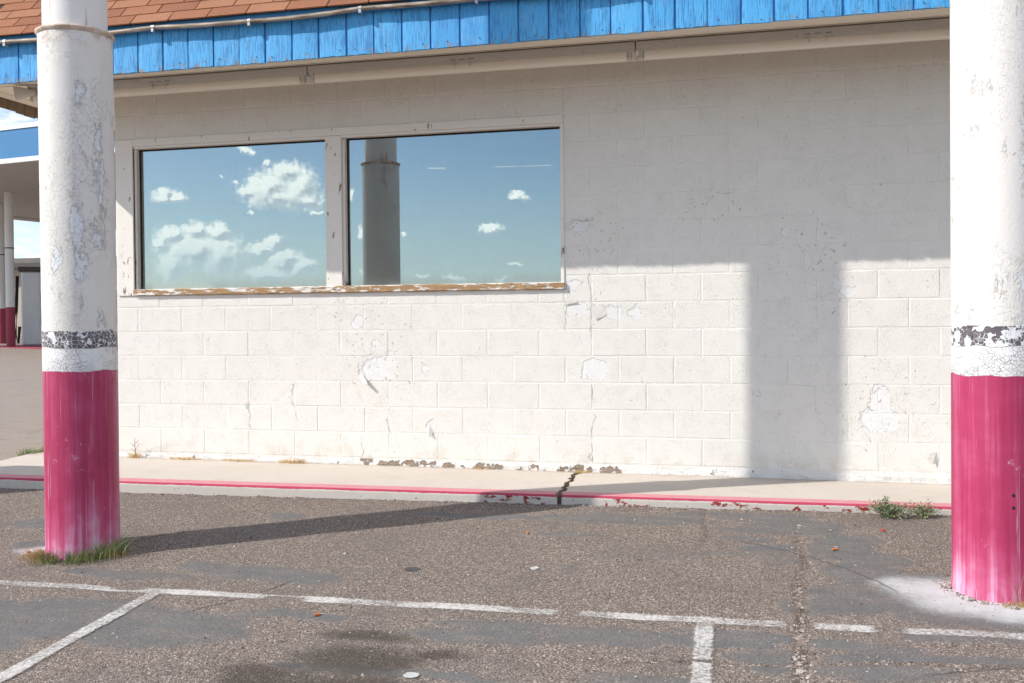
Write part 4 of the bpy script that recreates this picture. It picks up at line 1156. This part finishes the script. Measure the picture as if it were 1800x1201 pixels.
    sbox('wall', M_TAN, -36, -14, 33, 42, -.2, 3.62); sbox('roof_edge', M_DARKM, -36.6, -13.4, 32.4, 42.6, 3.621, 3.86); sbox('roof', M_GRAV, -36.2, -13.8, 32.8, 42.2, 3.861, 4.12)
    for k in range(4): sbox('window', M_RUBBER, -33 + 4.5 * k, -30.6 + 4.5 * k, 32.94, 32.999, .9, 2.5)
station()

def shade_box():  # added out of view only to cast the shade on the kerb
    z0 = A(-2) ; r = empty('unseen_shade_box', (-1.97, -1.67, z0)); tag(r, 'unseen box added beyond the left edge to shade the kerb corner', 'shade_box')
    mb = MB(); mb.box(-2.30, -1.65, -1.92, -1.40, z0 + .06, z0 + 1.40); mb.build('body', M_CWHITE, r, bevel=.02)
    mb = MB(); mb.box(-2.26, -1.69, -1.96, -1.925, z0 + .16, z0 + 1.32); mb.build('door', M_CWHITE, r, bevel=.01)
    mb = MB(); mb.box(-2.22, -2.19, -2.0, -1.965, z0 + .7, z0 + 1.1); mb.build('handle', M_DARKM, r, bevel=.006)
    mb = MB(); mb.box(-2.28, -1.67, -1.90, -1.42, z0, z0 + .058); mb.build('plinth', M_DARKM, r)
shade_box()

# ------------------------------------------------------------------ plants
def blades(name, label, cat, c, n, spread, h, m, lean=.5, group=None, width=.003, ring=None, zf=None):
    rnd = random.Random(hash((round(c[0] * 100), round(c[1] * 100), n)) & 0xffff)
    v = []; f = []
    for i in range(n):
        if ring:
            a_ = rnd.uniform(*ring[1]); rr = ring[0] + abs(rnd.gauss(0, spread))
            x, y = ring[2] + rr * cos(a_), ring[3] + rr * sin(a_); oa = a_
        else:
            a_ = rnd.uniform(0, 2 * pi); rr = spread * rnd.random() ** .6
            x, y = c[0] + rr * cos(a_), c[1] + rr * sin(a_); oa = a_
        z = zf(x, y) if zf else c[2]
        hh = h * rnd.uniform(.35, 1.0); oa += rnd.uniform(-1.2, 1.2); ln = hh * lean * rnd.uniform(.2, 1.2)
        w = width * rnd.uniform(.6, 1.3); pa = rnd.uniform(0, pi); dx, dy = cos(pa) * w, sin(pa) * w
        k = len(v); S_ = 4
        for j in range(S_ + 1):
            t = j / S_; ww = (1 - t) ** .7
            px = x + cos(oa) * ln * t * t; py = y + sin(oa) * ln * t * t; pz = z - .004 + hh * (t - .25 * t * t * lean)
            v += [(px - dx * ww, py - dy * ww, pz), (px + dx * ww, py + dy * ww, pz)]
        for j in range(S_): f.append((k + 2 * j, k + 2 * j + 1, k + 2 * j + 3, k + 2 * j + 2))
    o = obj(name, v, f, m, origin=(c[0], c[1], c[2])); tag(o, label, cat, group); return o
zA = lambda x, y: A(x, y)
rg = PR + .012
def ringc(a_): return (1.240 + (rg + .03) * cos(a_), PY + (rg + .03) * sin(a_), A(1.240, PY))
for a0, a1, n, h, m, lab in ((-1.95, -1.45, 170, .13, M_GRASS, 'green grass tuft at the front left of the left post'),
                             (-1.30, -.72, 260, .13, M_GRASS, 'broad green grass tuft at the front of the left post'),
                             (-.68, -.05, 300, .18, M_GRASS, 'tallest green grass tuft on the shaded right side of the left post'),
                             (-2.75, -1.7, 420, .075, M_STRAW, 'golden dry straw around the left foot of the left post'),
                             (-.55, .0, 120, .08, M_STRAW, 'dry brown straw in the shadow right of the left post')):
    blades('grass_tuft', lab, 'grass', ringc((a0 + a1) / 2), n, .05, h * .95, m, .85, 'weeds around the left post', .0019, (rg, (a0, a1), 1.240, PY), zA)
blades('grass_tuft', 'low dry grass at the foot of the right post', 'grass', (6.10, PY - PR - .02, A(6, -2.6)), 150, .03, .045, M_STRAW, .8, None, .0025, (PR + .01, (-1.75, -.9), 6.086, PY), zA)
blades('grass_tuft', 'green weeds growing behind the far left end of the sidewalk', 'grass', (-1.36, .62, A(-1)), 340, .30, .12, M_GRASS, .8, None, .006)
blades('dry_stalk', 'thin dry stalks leaning on the front of the right post', 'weed', (6.11, PY - PR - .03, A(6, -2.6)), 4, .03, .30, M_STRAW, .25, None, .0022, None, zA)
zw = lambda x, y: SWw(x)
for cx, n, h, lab, sp in ((-.02, 60, .055, 'small dry weed clump at the wall foot beside the left post', .05), (.45, 90, .03, 'flat dry straw at the wall foot under the left pane', .14), (.95, 90, .03, 'dry straw along the wall foot below the left pane middle', .16),
                          (1.42, 110, .045, 'spreading dry straw tuft at the wall foot below the mullion', .13), (3.0, 50, .02, 'bits of straw at the broken wall foot left of the sidewalk crack', .12), (3.78, 60, .03, 'golden straw in the mouth of the sidewalk crack', .06)):
    rnd = random.Random(int(cx * 100)); 
    o = blades('dry_weed', lab, 'weed', (cx, -.05, SWw(cx)), int(n * 1.6), sp, h * 1.7, M_STRAW, 1.3, 'dry weeds along the wall foot', .0026, None, zw)
    for vv in o.data.vertices: vv.co.y = vv.co.y * .22
def stalk():
    z0 = SWw(0); mb = MB()
    mb.tube([(-.01, -.05, z0), (-.012, -.055, z0 + .06), (-.02, -.05, z0 + .12), (-.018, -.048, z0 + .165)], [.004, .0035, .0025, .0015], 6)
    for q, w, t in ((.05, -.04, .03), (.07, .04, .05), (.09, -.05, .04), (.12, .03, .03), (.03, .05, .02)):
        mb.tube([(-.012, -.052, z0 + q), (-.012 + w * .6, -.055, z0 + q + t * .6), (-.012 + w, -.05, z0 + q + t)], [.0025, .002, .001], 5)
    tag(mb.build('dry_stalk', M_STEM, origin=(-.01, -.05, z0)), 'upright branching dry stalk at the wall foot beside the left post', 'weed')
stalk()
def bush(c, rx, ry, h, n, label, seed):
    rnd = random.Random(seed); r = empty('curb_bush', c); tag(r, label, 'bush', 'grey green weeds at the kerb')
    mb = MB(); tips = []
    for i in range(26):
        a_ = rnd.uniform(0, 2 * pi); q = rnd.random() ** .5; e = Vector((cos(a_) * rx * q, sin(a_) * ry * q, h * (.35 + .65 * (1 - q * q) ** .5) * rnd.uniform(.75, 1.15)))
        if i < 4: e.z *= 1.45
        m_ = Vector((e.x * .45, e.y * .45, e.z * .6)); pts = [Vector(c), Vector(c) + m_, Vector(c) + e]
        mb.tube(pts, [.0025, .002, .001], 5, caps=False); tips.append((m_, e))
    mb.build('stem', M_STEM, r)
    v = []; f = []
    for i in range(n):
        m_, e = rnd.choice(tips); t = rnd.uniform(.05, 1.02)
        p = (m_.lerp(e, (t - .4) / .6) if t > .4 else m_ * (t / .4)) + Vector((rnd.gauss(0, .011), rnd.gauss(0, .011), rnd.gauss(0, .009)))
        p = Vector(c) + p
        if p.z < c[2] + .002: p.z = c[2] + .004
        d = Vector((rnd.gauss(0, 1), rnd.gauss(0, 1), rnd.gauss(.3, .8))).normalized(); s_ = d.cross(Vector((rnd.gauss(0, 1), rnd.gauss(0, 1), rnd.gauss(0, 1)))).normalized()
        L = rnd.uniform(.008, .017); w = L * rnd.uniform(.22, .34); k = len(v)
        v += [p, p + d * L * .5 + s_ * w, p + d * L, p + d * L * .5 - s_ * w]; f.append((k, k + 1, k + 2, k + 3))
    obj('leaves', v, f, M_BUSH, r)
bush((5.79, -1.11, A(5.7, -1.1)), .13, .09, .105, 1500, 'larger grey green weed bush growing against the red kerb', 3)
bush((5.99, -1.08, A(5.9, -1.1)), .10, .06, .075, 700, 'smaller straggly weed bush on the kerb beside the right post', 8)
blades('dry_stalk', 'thin yellowed seed stalks rising from the smaller kerb weed', 'weed', (5.99, -1.07, A(5.9, -1.1)), 22, .03, .12, M_STRAW, .3, None, .002, None, zA)

# ------------------------------------------------------------------ litter and gravel
M_LID = mat('crushed_lid', lambda g, b: {'Base Color': g.mix(g.noise(wpos(g), 60, 4), (.42, .42, .41), (.60, .60, .585)), 'Normal': g.bump(g.noise(wpos(g), 90, 3), .6, .004)}, rough=.4)
def disc(name, label, cat, x, y, r_, h, m, seed, sq=.9):
    rnd = random.Random(seed); n = 18; z = relief(x, y)[0]; v = []
    ra = [r_ * rnd.uniform(.9, 1.06) for _ in range(n)]
    for rr, zz in ((1.0, 0.0015), (1.0, h), (.82, h * 1.1), (.55, h * .7)):
        for i in range(n): a_ = 2 * pi * i / n; v.append((x + ra[i] * rr * cos(a_), y + ra[i] * rr * sin(a_) * sq, z + zz))
    f = [(k * n + i, k * n + (i + 1) % n, (k + 1) * n + (i + 1) % n, (k + 1) * n + i) for k in range(3) for i in range(n)]
    f += [tuple(3 * n + i for i in range(n))]
    return tag(obj(name, v, f, m, origin=(x, y, z)), label, cat)
disc('crushed_lid', 'crushed pale lid lying by the oil stain at the bottom edge', 'lid', 3.70, -3.76, .031, .004, M_LID, 1)
disc('white_scrap', 'small white scrap on the asphalt below the window', 'litter', 3.898, -2.38, .022, .009, M_LID, 2, .8)
disc('gum_spot', 'flat black round spot on the asphalt in the middle of the lot', 'gum', 3.265, -2.468, .045, .0022, mat('old_gum', color=(.07, .07, .072), rough=.8), 3)
M_ORANGE = mat('orange_scrap', color=(.62, .20, .05), rough=.7); M_REDB = mat('red_scrap', color=(.50, .04, .04), rough=.7)
def scrap(x, y, lx, ly, m, label, seed):
    rnd = random.Random(seed); z = relief(x, y)[0]; a_ = rnd.uniform(0, pi); mb = MB()
    pts = [(-lx, -ly), (lx, -ly * .7), (lx * .9, ly), (-lx * .8, ly * 1.1)]
    mb.prism([(x + p * cos(a_) - q * sin(a_), y + p * sin(a_) + q * cos(a_)) for p, q in pts], 'z', z + .003, z + .011)
    tag(mb.build('litter_scrap', m, origin=(x, y, z)), label, 'litter', 'small coloured scraps on the asphalt')
scrap(5.42, -1.85, .018, .006, M_ORANGE, 'orange scrap on the grey patch left of the right post', 1)
scrap(3.72, -1.72, .008, .007, M_ORANGE, 'tiny orange scrap below the shadow, near the sidewalk crack', 2)
scrap(.96, -2.50, .009, .007, M_REDB, 'tiny red scrap left of the left post', 3)
scrap(3.06, -3.20, .016, .006, M_ORANGE, 'orange leaf scrap just below the white line', 4)
scrap(5.72, -1.42, .014, .006, M_REDB, 'red paint chip on the asphalt below the kerb bush', 5)
def gravel():
    rnd = random.Random(77); v = []; f = []
    def stone(x, y, s, z=None):
        z = relief(x, y)[0] if z is None else z; k = len(v); a_ = rnd.uniform(0, pi); e = rnd.uniform(.6, 1.3)
        for q in range(5):
            t = a_ + q * 2 * pi / 5; r_ = s * rnd.uniform(.75, 1.2); v.append((x + r_ * cos(t) * e, y + r_ * sin(t), z + s * rnd.uniform(.05, .3)))
        v.append((x + rnd.uniform(-.3, .3) * s, y + rnd.uniform(-.3, .3) * s, z + s * rnd.uniform(.6, 1.0)))
        for q in range(5): v.append((v[k + q][0], v[k + q][1], z - .002))
        for q in range(5):
            p = (q + 1) % 5; f.append((k + q, k + p, k + 5)); f.append((k + 6 + q, k + 6 + p, k + p, k + q))
    for _ in range(2600):
        stone(rnd.uniform(.2, 6.8), rnd.uniform(-4.4, -1.05), rnd.uniform(.0025, .0055) * (1.5 if rnd.random() < .06 else 1))
    for _ in range(260):
        stone(rnd.uniform(.6, 6.6), rnd.uniform(-4.2, -1.2), rnd.uniform(.006, .011))
    for _ in range(1500):                                   # along the kerb foot
        x = rnd.uniform(-1.2, 7.5); stone(x, NOSE - abs(rnd.gauss(0, .03)) - .002, rnd.uniform(.003, .008))
    crk = CRK
    for _ in range(1500):                                   # crumbled crack
        i = rnd.choices(range(len(crk) - 1), [.3, .5, .8, 1.5, 1.6, 1.5, 2])[0]; t = rnd.random(); a_, b_ = crk[i], crk[i + 1]
        w = .008 + .012 * i / 6
        stone(a_[0] + (b_[0] - a_[0]) * t + rnd.gauss(0, w) + .012 * sin(17 * (a_[1] + (b_[1] - a_[1]) * t)), a_[1] + (b_[1] - a_[1]) * t, rnd.uniform(.0025, .0065))
    for _ in range(420):
        x = rnd.uniform(4.3, 6.3); stone(x, -3.45 + .13 * (x - 4.8) + rnd.gauss(0, .008) + .02 * sin(6 * x), rnd.uniform(.003, .006))
    for px, n in ((6.086, 420), (1.240, 160)):
        for _ in range(n):
            a_ = rnd.uniform(0, 2 * pi); r_ = PR + abs(rnd.gauss(.012, .03)); x = px + r_ * cos(a_); stone(x, PY + r_ * sin(a_), rnd.uniform(.003, .008), A(x, PY + r_ * sin(a_)) )
    for _ in range(420):                                    # crumbs in the slab crack and along the wall foot
        x = rnd.uniform(-.2, 6.4); stone(x, -abs(rnd.gauss(0, .012)) - .016, rnd.uniform(.002, .005), SWw(x) - .001)
    o = obj('loose_gravel', v, f, M_STONE); kind(o, 'stuff')
    o['label'] = 'loose stones scattered over the asphalt and along the kerb'
gravel()
